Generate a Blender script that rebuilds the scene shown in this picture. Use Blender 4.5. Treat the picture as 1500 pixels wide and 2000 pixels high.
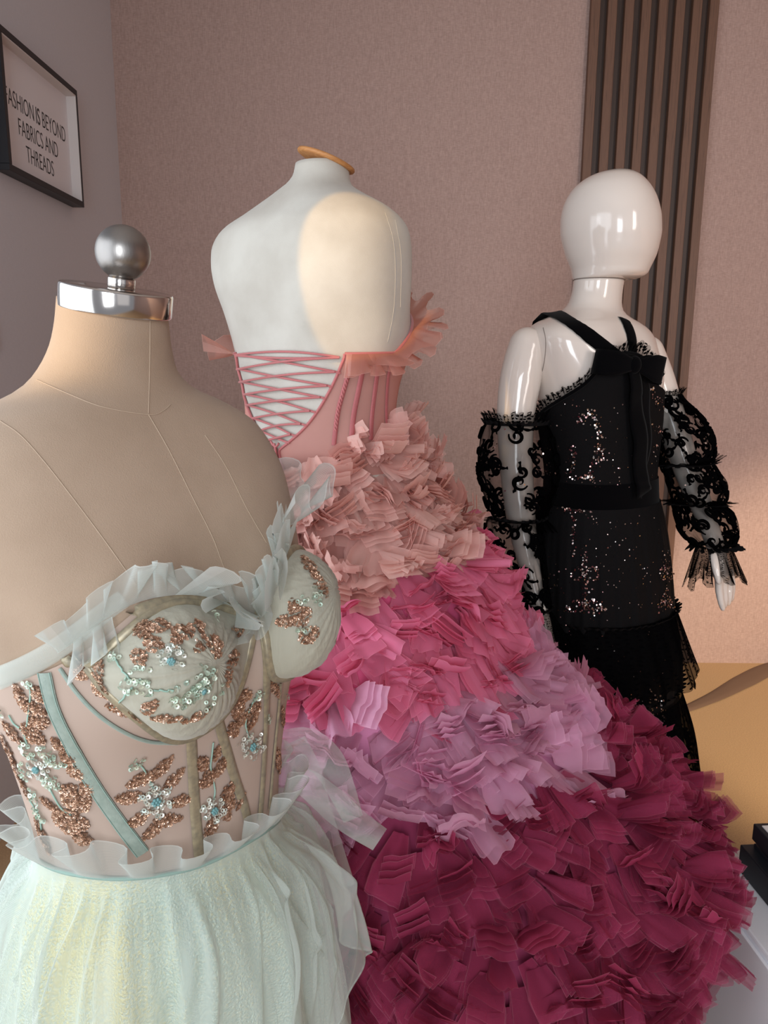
import bpy, math, random
from math import sin, cos, pi, sqrt, atan2, radians, exp
from mathutils import Vector, Matrix, noise
from mathutils.bvhtree import BVHTree

for o in list(bpy.data.objects):
    bpy.data.objects.remove(o)
SC = bpy.context.scene
COL = SC.collection

# ------------------------------------------------------------------ camera
CAM_H, PITCH, ROLL, FPX = 1.37, radians(11.2), radians(0.46), 1500.0
_F = Vector((0, cos(PITCH), -sin(PITCH)))
_U0 = Vector((0, sin(PITCH), cos(PITCH)))
_R0 = Vector((1, 0, 0))
_R = _R0 * cos(ROLL) + _U0 * sin(ROLL)
_U = _U0 * cos(ROLL) - _R0 * sin(ROLL)
EYE = Vector((0, 0, CAM_H))
cd = bpy.data.cameras.new('camera')
cd.sensor_fit = 'VERTICAL'
cd.sensor_height = 36.0
cd.lens = 36.0 * FPX / 2000.0
cd.clip_start = 0.02
cam = bpy.data.objects.new('camera', cd)
COL.objects.link(cam)
M = Matrix((_R, _U, -_F)).transposed().to_4x4()
M.translation = EYE
cam.matrix_world = M
SC.camera = cam

# ------------------------------------------------------------------ world, lights, exposure
SC.view_settings.view_transform = 'Standard'
SC.view_settings.look = 'None'
SC.view_settings.exposure = 0.0
SC.view_settings.gamma = 1.0
SC.view_settings.use_curve_mapping = False
SC.cycles.max_bounces = 12
SC.cycles.diffuse_bounces = 8
SC.cycles.glossy_bounces = 4
SC.cycles.transmission_bounces = 6
SC.cycles.transparent_max_bounces = 24

W = bpy.data.worlds.new('world')
SC.world = W
W.use_nodes = True
W.node_tree.nodes['Background'].inputs[0].default_value = (0.76, 0.78, 0.86, 1)
W.node_tree.nodes['Background'].inputs[1].default_value = 0.40


def light(name, kind, loc, target, energy, color, **kw):
    d = bpy.data.lights.new(name, kind)
    d.energy = energy
    d.color = color
    for k, v in kw.items():
        setattr(d, k, v)
    o = bpy.data.objects.new(name, d)
    COL.objects.link(o)
    o.location = loc
    o.rotation_euler = (Vector(target) - Vector(loc)).to_track_quat('-Z', 'Y').to_euler()
    return o


# daylight through the shop window to the left of the camera, then added fills
light('window_daylight', 'AREA', (-1.42, .05, 1.45), (0.1, 1.35, 1.2), 23, (0.86, 0.93, 1.0), shape='RECTANGLE', size=1.5, size_y=1.9)
light('fill_back_wall', 'AREA', (2.2, -1.0, 1.9), (1.75, 3.3, 1.35), 11, (1.0, 0.88, 0.82), shape='RECTANGLE', size=0.6, size_y=1.6, spread=radians(75))  # added fill with no source there, brightens the right of the back wall
light('fill_front', 'AREA', (1.3, -1.7, 1.55), (-.45, 1.2, 1.15), 3, (1.0, 0.97, 0.95), shape='RECTANGLE', size=1.2, size_y=1.9)  # unseen fill added to lift the front form and left wall
light('fill_petals', 'AREA', (-.08, -1.8, 1.45), (.12, 1.3, .85), 47, (0.90, 0.95, 1.0), shape='RECTANGLE', size=.8, size_y=1.7)  # added fill behind the camera, lights the petals and skirts
light('fill_left', 'AREA', (-1.42, 1.0, 1.25), (.25, 1.25, .85), 9, (0.90, 0.95, 1.0), shape='RECTANGLE', size=.8, size_y=1.7)  # fill added on the left to brighten the petals
# low evening sun slipping through the window in round patches
spo = light('sun_patch_back', 'SPOT', (-.95, -.4, 2.55), (-0.042, 1.40, 1.497), 125, (1.0, 0.56, 0.12), spot_size=radians(8.0), spot_blend=0.2, shadow_soft_size=0.008)
spo.scale = (.52, 1.0, 1.0)
light('sun_patch_neck', 'SPOT', (-1.5, -0.15, 1.56), (-0.318, 0.70, 1.392), 70, (1.0, 0.62, 0.14), spot_size=radians(5.0), spot_blend=0.35, shadow_soft_size=0.02)
light('sun_patch_floor', 'SPOT', (2.3, -0.9, 2.6), (2.2, 2.6, 0.0), 850, (1.0, 0.80, 0.55), spot_size=radians(36), spot_blend=0.5, shadow_soft_size=0.05)


# ------------------------------------------------------------------ helpers
def srgb(r, g, b):
    def f(c):
        c /= 255.0
        return c / 12.92 if c <= 0.04045 else ((c + 0.055) / 1.055) ** 2.4
    return (f(r), f(g), f(b), 1.0)


def ray(px, py):
    return (_F + _R * ((px - 750.0) / FPX) + _U * ((1000.0 - py) / FPX)).normalized()


def at(px, py, y):
    d = ray(px, py)
    return EYE + d * (y / d.y)


def proj(p):
    d = Vector(p) - EYE
    z = d.dot(_F)
    return 750 + FPX * d.dot(_R) / z, 1000 - FPX * d.dot(_U) / z, z


def hit(bvh, px, py, off=0.0):
    d = ray(px, py)
    loc, n, i, dist = bvh.ray_cast(EYE, d)
    if loc is None:
        return None
    if n.dot(d) > 0:
        n = -n
    return loc + n * off, n


def tag(o, label=None, cat=None, group=None, kind=None):
    if label: o['label'] = label
    if cat: o['category'] = cat
    if group: o['group'] = group
    if kind: o['kind'] = kind
    return o


def empty(name, loc, label=None, cat=None, group=None):
    o = bpy.data.objects.new(name, None)
    o.empty_display_size = 0.05
    COL.objects.link(o)
    o.location = loc
    bpy.context.view_layer.update()
    return tag(o, label, cat, group)


class MB:
    """collects geometry in world space; build() links it as one mesh object"""
    def __init__(s):
        s.v, s.f, s.uv = [], [], []

    def add(s, vs, fs, uvs=None):
        k = len(s.v)
        s.v.extend([Vector(p) for p in vs])
        s.f.extend([tuple(i + k for i in f) for f in fs])
        s.uv.extend(uvs if uvs else [(0.0, 0.0)] * len(vs))
        return s

    def box(s, lo, hi, bev=0.0):
        (x0, y0, z0), (x1, y1, z1) = lo, hi
        vs = [(x, y, z) for x in (x0, x1) for y in (y0, y1) for z in (z0, z1)]
        return s.add(vs, [(0, 1, 3, 2), (4, 6, 7, 5), (0, 4, 5, 1), (2, 3, 7, 6), (0, 2, 6, 4), (1, 5, 7, 3)])

    def grid(s, rows, closed=False, uvs=None):
        n, m = len(rows), len(rows[0])
        vs = [p for r in rows for p in r]
        fs = []
        for i in range(n - 1):
            for j in range(m if closed else m - 1):
                a, b = i * m + j, i * m + (j + 1) % m
                fs.append((a, b, b + m, a + m))
        if uvs is None:
            uvs = [(j / max(1, m - 1), i / max(1, n - 1)) for i in range(n) for j in range(m)]
        return s.add(vs, fs, uvs)

    def cap(s, ring):
        c = sum((Vector(p) for p in ring), Vector()) / len(ring)
        n = len(ring)
        return s.add(list(ring) + [c], [(i, (i + 1) % n, n) for i in range(n)])

    def tube(s, pts, r, sides=8, cap=True, flat=None):
        pts = [Vector(p) for p in pts]
        n = len(pts)
        rs = r if isinstance(r, (list, tuple)) else [r] * n
        t0 = (pts[1] - pts[0]).normalized()
        ref = Vector((0, 0, 1)) if abs(t0.z) < 0.9 else Vector((1, 0, 0))
        nn = t0.cross(ref).normalized()
        rows = []
        for i in range(n):
            t = (pts[min(i + 1, n - 1)] - pts[max(i - 1, 0)])
            t = t.normalized() if t.length > 1e-9 else t0
            nn = (nn - t * nn.dot(t)).normalized()
            b = t.cross(nn)
            rows.append([pts[i] + nn * (cos(2 * pi * k / sides) * rs[i]) + b * (sin(2 * pi * k / sides) * rs[i]) for k in range(sides)])
        s.grid(rows, True)
        if cap:
            s.cap(rows[0]); s.cap(rows[-1])
        return s

    def strip(s, pts, nrm, width, thick=0.0, bow=0.0):
        """ribbon lying on a surface: pts with normals; lens-shaped section"""
        n = len(pts)
        ws = width if isinstance(width, (list, tuple)) else [width] * n
        rows = []
        for i in range(n):
            t = (Vector(pts[min(i + 1, n - 1)]) - Vector(pts[max(i - 1, 0)])).normalized()
            b = t.cross(Vector(nrm[i])).normalized()
            row = []
            for k in range(7):
                q = k / 3.0 - 1.0
                row.append(Vector(pts[i]) + b * (q * ws[i] / 2) + Vector(nrm[i]) * (thick * (1 - q ** 4) + bow * (1 - q * q)))
            rows.append(row)
        return s.grid(rows)

    def build(s, name, mat, parent=None, smooth=True, kind=None, label=None):
        me = bpy.data.meshes.new(name)
        org = parent_origin(parent)
        me.from_pydata([p - org for p in s.v], [], s.f)
        uvl = me.uv_layers.new(name='UVMap')
        lv = [0] * len(me.loops)
        me.loops.foreach_get('vertex_index', lv)
        flat = []
        for i in lv:
            flat.extend(s.uv[i])
        uvl.data.foreach_set('uv', flat)
        me.polygons.foreach_set('use_smooth', [smooth] * len(me.polygons))
        me.update()
        if mat: me.materials.append(mat)
        o = bpy.data.objects.new(name, me)
        COL.objects.link(o)
        if parent: o.parent = parent
        if kind: o['kind'] = kind
        if label: o['label'] = label
        return o


def parent_origin(p):
    org = Vector((0, 0, 0))
    while p is not None:
        org = org + p.location
        p = p.parent
    return org


def fix_normals(o):
    import bmesh
    bm = bmesh.new(); bm.from_mesh(o.data)
    bmesh.ops.remove_doubles(bm, verts=bm.verts, dist=1e-5)
    bmesh.ops.recalc_face_normals(bm, faces=bm.faces)
    bm.to_mesh(o.data); bm.free()
    return o


def bevel(o, w=0.002, seg=2):
    m = o.modifiers.new('bevel', 'BEVEL'); m.width = w; m.segments = seg; m.limit_method = 'ANGLE'
    return o


def crom(tab, t):
    """Catmull-Rom through rows of numbers keyed by first column (monotone)"""
    inc = tab[-1][0] > tab[0][0]
    n = len(tab)
    i = 0
    while i < n - 2 and ((tab[i + 1][0] < t) if inc else (tab[i + 1][0] > t)):
        i += 1
    p1, p2 = tab[i], tab[i + 1]
    h = p2[0] - p1[0]
    u = min(1.0, max(0.0, (t - p1[0]) / h))
    p0 = tab[i - 1] if i > 0 else None
    p3 = tab[i + 2] if i + 2 < n else None
    out = [t]
    for c in range(1, len(p1)):
        m1 = (p2[c] - p0[c]) / (p2[0] - p0[0]) if p0 else (p2[c] - p1[c]) / h
        m2 = (p3[c] - p1[c]) / (p3[0] - p1[0]) if p3 else (p2[c] - p1[c]) / h
        s = (p2[c] - p1[c]) / h
        if s == 0 or m1 * s < 0: m1 = 0 if s == 0 else 0
        if s == 0 or m2 * s < 0: m2 = 0 if s == 0 else 0
        if s and abs(m1) > 3 * abs(s): m1 = 3 * s
        if s and abs(m2) > 3 * abs(s): m2 = 3 * s
        u2, u3 = u * u, u * u * u
        out.append(p1[c] * (2 * u3 - 3 * u2 + 1) + m1 * h * (u3 - 2 * u2 + u) + p2[c] * (-2 * u3 + 3 * u2) + m2 * h * (u3 - u2))
    return out


def path(pts, n):
    """smooth resample of a list of 2D or 3D points"""
    pts = [Vector(p) for p in pts]
    if len(pts) == 2:
        return [pts[0].lerp(pts[1], i / (n - 1)) for i in range(n)]
    L = [0.0]
    for a, b in zip(pts, pts[1:]):
        L.append(L[-1] + max(1e-6, (b - a).length))
    tab = [[l] + list(p) for l, p in zip(L, pts)]

    def ev(t):
        i = 0
        while i < len(tab) - 2 and L[i + 1] < t: i += 1
        p1, p2 = pts[i], pts[i + 1]
        p0 = pts[i - 1] if i else p1 * 2 - p2
        p3 = pts[i + 2] if i + 2 < len(pts) else p2 * 2 - p1
        u = (t - L[i]) / (L[i + 1] - L[i])
        return 0.5 * ((2 * p1) + (p2 - p0) * u + (2 * p0 - 5 * p1 + 4 * p2 - p3) * u * u + (3 * p1 - p0 - 3 * p2 + p3) * u ** 3)
    return [ev(L[-1] * i / (n - 1)) for i in range(n)]


class Form:
    """a body or garment as stacked horizontal rings.  table rows: z, cx, cy, a, bf, bb, e"""
    def __init__(s, tab, ang, bust=None):
        s.tab = tab
        s.L = Vector((cos(ang), sin(ang), 0))        # lateral axis
        s.Fw = Vector((sin(ang), -cos(ang), 0))      # front axis
        s.bust = bust

    def pt(s, z, ph):
        _, cx, cy, a, bf, bb, e = crom(s.tab, z)
        c, q = cos(ph), sin(ph)
        l = a * math.copysign(abs(c) ** (2 / e), c)
        f = (bf if q > 0 else bb) * math.copysign(abs(q) ** (2 / e), q)
        if s.bust and q > 0:
            lb, zb, sl, sz, amp = s.bust
            g = sum(exp(-((l - k * lb) / sl) ** 2) for k in (-1, 1)) * exp(-((z - zb) / (sz if z < zb else sz * 1.7)) ** 2)
            f += amp * g * min(1.0, f / (bf * 0.6))
        return Vector((cx, cy, z)) + s.L * l + s.Fw * f

    def nrm(s, z, ph):
        dz, dp = 0.004, 0.02
        zt = max(min(z, max(s.tab[0][0], s.tab[-1][0]) - dz), min(s.tab[0][0], s.tab[-1][0]) + dz)
        n = (s.pt(zt + dz, ph) - s.pt(zt - dz, ph)).cross(s.pt(zt, ph + dp) - s.pt(zt, ph - dp))
        return n.normalized() if n.length > 1e-12 else Vector((0, 0, 1))

    def at(s, z, ph, off=0.0):
        return s.pt(z, ph) + s.nrm(z, ph) * off

    def inv(s, p):
        _, cx, cy, a, bf, bb, e = crom(s.tab, p.z)
        d = Vector((p.x - cx, p.y - cy, 0))
        l, f = d.dot(s.L) / a, d.dot(s.Fw)
        f = f / bf if f > 0 else f / bb
        cl = math.copysign(abs(l) ** (e / 2), l); cf = math.copysign(abs(f) ** (e / 2), f)
        return atan2(cf, cl)

    def rows(s, z0, z1, nz, n=72, off=0.0):
        out = []
        for i in range(nz + 1):
            z = z0 + (z1 - z0) * i / nz
            out.append([s.at(z, 2 * pi * k / n, off) if off else s.pt(z, 2 * pi * k / n) for k in range(n)])
        return out

    def mb(s, z0, z1, nz, n=72, off=0.0, caps=(True, True)):
        r = s.rows(z0, z1, nz, n, off)
        m = MB().grid(r, True)
        if caps[0]: m.cap(r[0])
        if caps[1]: m.cap(r[-1])
        return m


def bvh_of(*mbs):
    v, f = [], []
    for m in mbs:
        k = len(v)
        v += [tuple(p) for p in m.v]
        f += [tuple(i + k for i in q) for q in m.f]
    return BVHTree.FromPolygons(v, f)


def fit(rows, Y, ang, extra=None):
    """rows (py, xL, xR, k): image extents of a ring centred at depth Y -> ring table (k = depth/width)"""
    tab = []
    for r in rows:
        y, xl, xr, k = r[:4]
        e = r[4] if len(r) > 4 else 2.2
        pl, pr = at(xl, y, Y), at(xr, y, Y)
        half = (pr.x - pl.x) / 2
        a = half / sqrt(cos(ang) ** 2 + (k * sin(ang)) ** 2)
        tab.append([(pl.z + pr.z) / 2, (pl.x + pr.x) / 2, Y, a, a * k, a * k, e])
    return tab


RND = random.Random(7)


# ------------------------------------------------------------------ materials
def new_mat(name):
    m = bpy.data.materials.new(name)
    m.use_nodes = True
    nt = m.node_tree
    for n in list(nt.nodes): nt.nodes.remove(n)
    out = nt.nodes.new('ShaderNodeOutputMaterial')
    return m, nt, out


def N(nt, typ, **kw):
    n = nt.nodes.new(typ)
    for k, v in kw.items():
        if k.startswith('i_'):
            n.inputs[k[2:].replace('_', ' ')].default_value = v
        else:
            setattr(n, k, v)
    return n


def ramp(nt, fac, stops):
    r = nt.nodes.new('ShaderNodeValToRGB')
    el = r.color_ramp.elements
    while len(el) < len(stops): el.new(0.5)
    for e, (p, c) in zip(el, stops):
        e.position = p
        e.color = c if len(c) == 4 else (*c, 1)
    nt.links.new(fac, r.inputs[0])
    return r.outputs[0]


def coords(nt, kind='Object', scale=(1, 1, 1)):
    tc = N(nt, 'ShaderNodeTexCoord')
    mp = N(nt, 'ShaderNodeMapping')
    mp.inputs['Scale'].default_value = scale
    nt.links.new(tc.outputs[kind], mp.inputs[0])
    return mp.outputs[0]


def principled(name, color, rough=0.6, metal=0.0, noise_amt=0.0, noise_scale=30.0, bump=0.0, bump_scale=400.0, sheen=0.0, coat=0.0, scale=(1, 1, 1), color2=None, spec=0.5):
    m, nt, out = new_mat(name)
    p = N(nt, 'ShaderNodeBsdfPrincipled')
    p.inputs['Base Color'].default_value = color
    p.inputs['Roughness'].default_value = rough
    p.inputs['Metallic'].default_value = metal
    p.inputs['Specular IOR Level'].default_value = spec
    p.inputs['Sheen Weight'].default_value = sheen
    p.inputs['Coat Weight'].default_value = coat
    p.inputs['Coat Roughness'].default_value = 0.04
    co = coords(nt, 'Object', scale)
    if noise_amt or color2:
        nz = N(nt, 'ShaderNodeTexNoise', i_Scale=noise_scale, i_Detail=5.0)
        nt.links.new(co, nz.inputs['Vector'])
        c2 = color2 or tuple(c * (1 - noise_amt) for c in color[:3]) + (1,)
        nt.links.new(ramp(nt, nz.outputs[0], [(0.35, color), (0.68, c2)]), p.inputs['Base Color'])
    if bump:
        nb = N(nt, 'ShaderNodeTexNoise', i_Scale=bump_scale, i_Detail=3.0)
        nt.links.new(co, nb.inputs['Vector'])
        b = N(nt, 'ShaderNodeBump', i_Strength=bump, i_Distance=0.002)
        nt.links.new(nb.outputs[0], b.inputs['Height'])
        nt.links.new(b.outputs[0], p.inputs['Normal'])
    nt.links.new(p.outputs[0], out.inputs[0])
    return m


def tulle(name, color, alpha, edge=None, trans=0.45, rough_sheen=0.3, weave=260.0, vary=0.12, uvs=(1, 1), dots=None, hem=None):
    """sheer net: optical density rises at grazing angles; fine ribbing from UV; hue varies per island"""
    m, nt, out = new_mat(name)
    dif = N(nt, 'ShaderNodeBsdfDiffuse')
    trn = N(nt, 'ShaderNodeBsdfTranslucent')
    tra = N(nt, 'ShaderNodeBsdfTransparent')
    geo = N(nt, 'ShaderNodeNewGeometry')
    oi = N(nt, 'ShaderNodeObjectInfo')
    add = N(nt, 'ShaderNodeMath', operation='ADD')
    nt.links.new(geo.outputs['Random Per Island'], add.inputs[0])
    nt.links.new(oi.outputs['Random'], add.inputs[1])
    fr = N(nt, 'ShaderNodeMath', operation='FRACT')
    nt.links.new(add.outputs[0], fr.inputs[0])
    c = color
    hi = tuple(min(1, x * (1 + vary)) for x in c[:3]) + (1,)
    lo = tuple(x * (1 - vary) for x in c[:3]) + (1,)
    col = ramp(nt, fr.outputs[0], [(0, lo), (1, hi)])
    uv = coords(nt, 'UV', (uvs[0], uvs[1], 1))
    wv = N(nt, 'ShaderNodeTexWave', i_Scale=weave / 6.28, i_Distortion=1.2, i_Detail=1.0)
    wv.bands_direction = 'Y'
    nt.links.new(uv, wv.inputs['Vector'])
    mul = N(nt, 'ShaderNodeMix', data_type='RGBA', blend_type='MULTIPLY')
    mul.inputs['Factor'].default_value = 0.20
    nt.links.new(col, mul.inputs['A'])
    nt.links.new(wv.outputs[0], mul.inputs['B'])
    colo = mul.outputs['Result']
    nt.links.new(colo, dif.inputs[0]); nt.links.new(colo, trn.inputs[0])
    mx = N(nt, 'ShaderNodeMixShader'); mx.inputs[0].default_value = trans
    nt.links.new(dif.outputs[0], mx.inputs[1]); nt.links.new(trn.outputs[0], mx.inputs[2])
    # opacity = 1-(1-alpha)^(1/cos)
    lw = N(nt, 'ShaderNodeLayerWeight'); lw.inputs[0].default_value = 0.5
    sub = N(nt, 'ShaderNodeMath', operation='SUBTRACT'); sub.inputs[0].default_value = 1.0
    nt.links.new(lw.outputs['Facing'], sub.inputs[1])
    mxm = N(nt, 'ShaderNodeMath', operation='MAXIMUM'); mxm.inputs[1].default_value = 0.12
    nt.links.new(sub.outputs[0], mxm.inputs[0])
    dv = N(nt, 'ShaderNodeMath', operation='DIVIDE'); dv.inputs[0].default_value = 1.0
    nt.links.new(mxm.outputs[0], dv.inputs[1])
    pw = N(nt, 'ShaderNodeMath', operation='POWER'); pw.inputs[0].default_value = 1 - alpha
    nt.links.new(dv.outputs[0], pw.inputs[1])
    op = N(nt, 'ShaderNodeMath', operation='SUBTRACT'); op.inputs[0].default_value = 1.0
    nt.links.new(pw.outputs[0], op.inputs[1])
    fac = op.outputs[0]
    if hem:     # denser, paler cut edge: hem = (width, alpha)
        sx = N(nt, 'ShaderNodeSeparateXYZ')
        nt.links.new(coords(nt, 'UV'), sx.inputs[0])
        ed = N(nt, 'ShaderNodeMath', operation='ABSOLUTE')
        sb = N(nt, 'ShaderNodeMath', operation='SUBTRACT'); sb.inputs[1].default_value = 0.5
        nt.links.new(sx.outputs[0], sb.inputs[0]); nt.links.new(sb.outputs[0], ed.inputs[0])
        g1 = N(nt, 'ShaderNodeMath', operation='GREATER_THAN'); g1.inputs[1].default_value = 0.5 - hem[0]
        nt.links.new(ed.outputs[0], g1.inputs[0])
        g2 = N(nt, 'ShaderNodeMath', operation='GREATER_THAN'); g2.inputs[1].default_value = hem[2] - hem[0]
        nt.links.new(sx.outputs[1], g2.inputs[0])
        mg = N(nt, 'ShaderNodeMath', operation='MAXIMUM')
        nt.links.new(g1.outputs[0], mg.inputs[0]); nt.links.new(g2.outputs[0], mg.inputs[1])
        sc_ = N(nt, 'ShaderNodeMath', operation='MULTIPLY'); sc_.inputs[1].default_value = hem[1]
        nt.links.new(mg.outputs[0], sc_.inputs[0])
        mm = N(nt, 'ShaderNodeMath', operation='MAXIMUM')
        nt.links.new(fac, mm.inputs[0]); nt.links.new(sc_.outputs[0], mm.inputs[1])
        fac = mm.outputs[0]
        li = N(nt, 'ShaderNodeMix', data_type='RGBA')
        li.inputs['B'].default_value = tuple(1 - (1 - x) * .8 for x in color[:3]) + (1,)
        nt.links.new(sc_.outputs[0], li.inputs['Factor']); nt.links.new(colo, li.inputs['A'])
        nt.links.new(li.outputs['Result'], dif.inputs[0]); nt.links.new(li.outputs['Result'], trn.inputs[0])
    if dots:
        vo = N(nt, 'ShaderNodeTexVoronoi', i_Scale=dots[0], i_Randomness=0.55)
        vo.voronoi_dimensions = '2D'
        nt.links.new(coords(nt, 'UV', (dots[2], dots[3], 1)), vo.inputs['Vector'])
        lt = N(nt, 'ShaderNodeMath', operation='LESS_THAN'); lt.inputs[1].default_value = dots[1]
        nt.links.new(vo.outputs['Distance'], lt.inputs[0])
        mm = N(nt, 'ShaderNodeMath', operation='MAXIMUM')
        nt.links.new(fac, mm.inputs[0]); nt.links.new(lt.outputs[0], mm.inputs[1])
        fac = mm.outputs[0]
    mx2 = N(nt, 'ShaderNodeMixShader')
    nt.links.new(fac, mx2.inputs[0])
    nt.links.new(tra.outputs[0], mx2.inputs[1]); nt.links.new(mx.outputs[0], mx2.inputs[2])
    nt.links.new(mx2.outputs[0], out.inputs[0])
    return m
# ------------------------------------------------------------------ the room
WX, WY, RX, FY, CZ = -1.10, 3.37, 2.7, -1.4, 3.1


def wallpaper(name, c1, c2, relief=0.35):
    m, nt, out = new_mat(name)
    p = N(nt, 'ShaderNodeBsdfPrincipled'); p.inputs['Roughness'].default_value = 0.75; p.inputs['Specular IOR Level'].default_value = 0.25
    a = N(nt, 'ShaderNodeTexNoise', i_Scale=1.0, i_Detail=4.0); nt.links.new(coords(nt, 'Object', (60, 60, 420)), a.inputs['Vector'])
    b = N(nt, 'ShaderNodeTexNoise', i_Scale=1.0, i_Detail=4.0); nt.links.new(coords(nt, 'Object', (420, 420, 50)), b.inputs['Vector'])
    mx = N(nt, 'ShaderNodeMix', data_type='FLOAT'); mx.inputs['Factor'].default_value = 0.5
    nt.links.new(a.outputs[0], mx.inputs['A']); nt.links.new(b.outputs[0], mx.inputs['B'])
    nt.links.new(ramp(nt, mx.outputs['Result'], [(0.36, c2), (0.64, c1)]), p.inputs['Base Color'])
    bp = N(nt, 'ShaderNodeBump', i_Strength=relief, i_Distance=0.0015)
    nt.links.new(mx.outputs['Result'], bp.inputs['Height']); nt.links.new(bp.outputs[0], p.inputs['Normal'])
    nt.links.new(p.outputs[0], out.inputs[0])
    return m


def structure(name, mb, mat, smooth=False):
    o = mb.build(name, mat, None, smooth)
    o['kind'] = 'structure'
    return o


M_wall = wallpaper('wall_fabric_paper', srgb(184, 158, 149), srgb(158, 133, 125))
M_lwall = wallpaper('wall_grey_paint', srgb(208, 208, 214), srgb(202, 202, 208), 0.06)
M_ceil = principled('ceiling_paint', srgb(215, 210, 205), 0.9)
# short carpet
M_floor = principled('floor_carpet', srgb(196, 162, 122), 0.95, noise_amt=0.25, noise_scale=260, bump=0.8, bump_scale=600)
structure('wall_back', MB().box((WX - .1, WY, 0), (RX + .1, WY + .1, CZ)), M_wall)
structure('wall_left', MB().box((WX - .1, 1.62, 0), (WX, WY, CZ)), M_lwall)
structure('wall_right', MB().box((RX, FY, 0), (RX + .1, WY, CZ)), M_wall)
structure('floor', MB().box((WX - .1, FY, -.1), (RX + .1, WY + .1, 0)), M_floor)
structure('ceiling', MB().box((WX - .1, FY, CZ), (RX + .1, WY + .1, CZ + .1)), M_ceil)


# wall slats
def wood(name, c1, c2, c3, sc=(60, 60, 2.2)):
    m, nt, out = new_mat(name)
    p = N(nt, 'ShaderNodeBsdfPrincipled'); p.inputs['Roughness'].default_value = 0.55
    oi = N(nt, 'ShaderNodeObjectInfo')
    tc = N(nt, 'ShaderNodeTexCoord')
    va = N(nt, 'ShaderNodeVectorMath', operation='ADD')
    cb = N(nt, 'ShaderNodeCombineXYZ')
    ml = N(nt, 'ShaderNodeMath', operation='MULTIPLY'); ml.inputs[1].default_value = 9.0
    nt.links.new(oi.outputs['Random'], ml.inputs[0]); nt.links.new(ml.outputs[0], cb.inputs[2])
    nt.links.new(tc.outputs['Object'], va.inputs[0]); nt.links.new(cb.outputs[0], va.inputs[1])
    mp = N(nt, 'ShaderNodeMapping'); mp.inputs['Scale'].default_value = sc
    nt.links.new(va.outputs[0], mp.inputs[0])
    nz = N(nt, 'ShaderNodeTexNoise', i_Scale=3.0, i_Detail=6.0, i_Distortion=0.6); nt.links.new(mp.outputs[0], nz.inputs['Vector'])
    nt.links.new(ramp(nt, nz.outputs[0], [(0.3, c1), (0.5, c2), (0.72, c3)]), p.inputs['Base Color'])
    nt.links.new(p.outputs[0], out.inputs[0])
    return m


M_slat = wood('walnut_slat', srgb(92, 65, 50), srgb(108, 77, 60), srgb(80, 56, 43))
M_back = wood('walnut_backing', srgb(56, 42, 36), srgb(64, 48, 41), srgb(48, 36, 31))
X0, X1, NS = 0.796, 1.302, 8
trim = empty('trim_1', (X0, WY, 0)); trim['kind'] = 'structure'
MB().box((X0 + .002, WY - .008, 0.0), (X1 - .002, WY, CZ)).build('backing_board', M_back, trim, False)
pit = (X1 - X0 + 0.026) / NS
sl0 = None
for i in range(NS):
    x = X0 + i * pit
    if sl0 is None:
        sl0 = bevel(MB().box((x, WY - .034, 0.0), (x + .036, WY - .008, CZ)).build('slat', M_slat, trim, False), .0015, 1)
    else:
        o = sl0.copy(); COL.objects.link(o); o.parent = trim; o.location.x = i * pit

# picture frame on the left wall
M_black = principled('black_lacquer', srgb(24, 26, 32), 0.45)
M_paper = principled('printed_paper', srgb(228, 226, 230), 0.85)
M_ink = principled('black_ink', srgb(60, 57, 58), 0.9)
M_rim = principled('pale_inner_rim', srgb(212, 206, 204), 0.45)
fy0, fy1, fz0, fz1 = 2.30, 2.845, 1.885, 2.262
ftk = 0.042
fr = empty('picture_frame', (WX + .021, (fy0 + fy1) / 2, fz0), 'black box frame with a printed fashion slogan, hanging on the grey left wall', 'picture')
fw = 0.018
for nm, lo, hi in (('frame_bar', (WX + .001, fy0, fz0), (WX + ftk, fy1, fz0 + fw)), ('frame_bar', (WX + .001, fy0, fz1 - fw), (WX + ftk, fy1, fz1)),
                   ('frame_bar', (WX + .001, fy0, fz0 + fw), (WX + ftk, fy0 + fw, fz1 - fw)), ('frame_bar', (WX + .001, fy1 - .009, fz0 + fw), (WX + ftk, fy1, fz1 - fw))):
    bevel(MB().box(lo, hi).build(nm, M_black, fr, False), .001, 1)
for lo, hi in (((WX + .008, fy0 + fw, fz1 - fw - .004), (WX + ftk - .002, fy1 - .009, fz1 - fw)), ((WX + .008, fy1 - .013, fz0 + fw), (WX + ftk - .002, fy1 - .009, fz1 - fw - .004)),
               ((WX + .008, fy0 + fw, fz0 + fw), (WX + ftk - .002, fy0 + fw + .004, fz1 - fw - .004))):
    MB().box(lo, hi).build('inner_rim', M_rim, fr, False)
paper = MB().box((WX + .002, fy0 + fw, fz0 + fw), (WX + .008, fy1 - .009, fz1 - fw)).build('printed_sheet', M_paper, fr, False)
FONT_LINES = [('FASHION ', 2.335, 2.111, 0), ('IS ', 2.335, 2.111, 1), ('BEYOND', 2.335, 2.111, 0), ('FABRICS AND', 0, 2.037, 0), ('THREADS', 0, 1.963, 0)]


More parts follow.
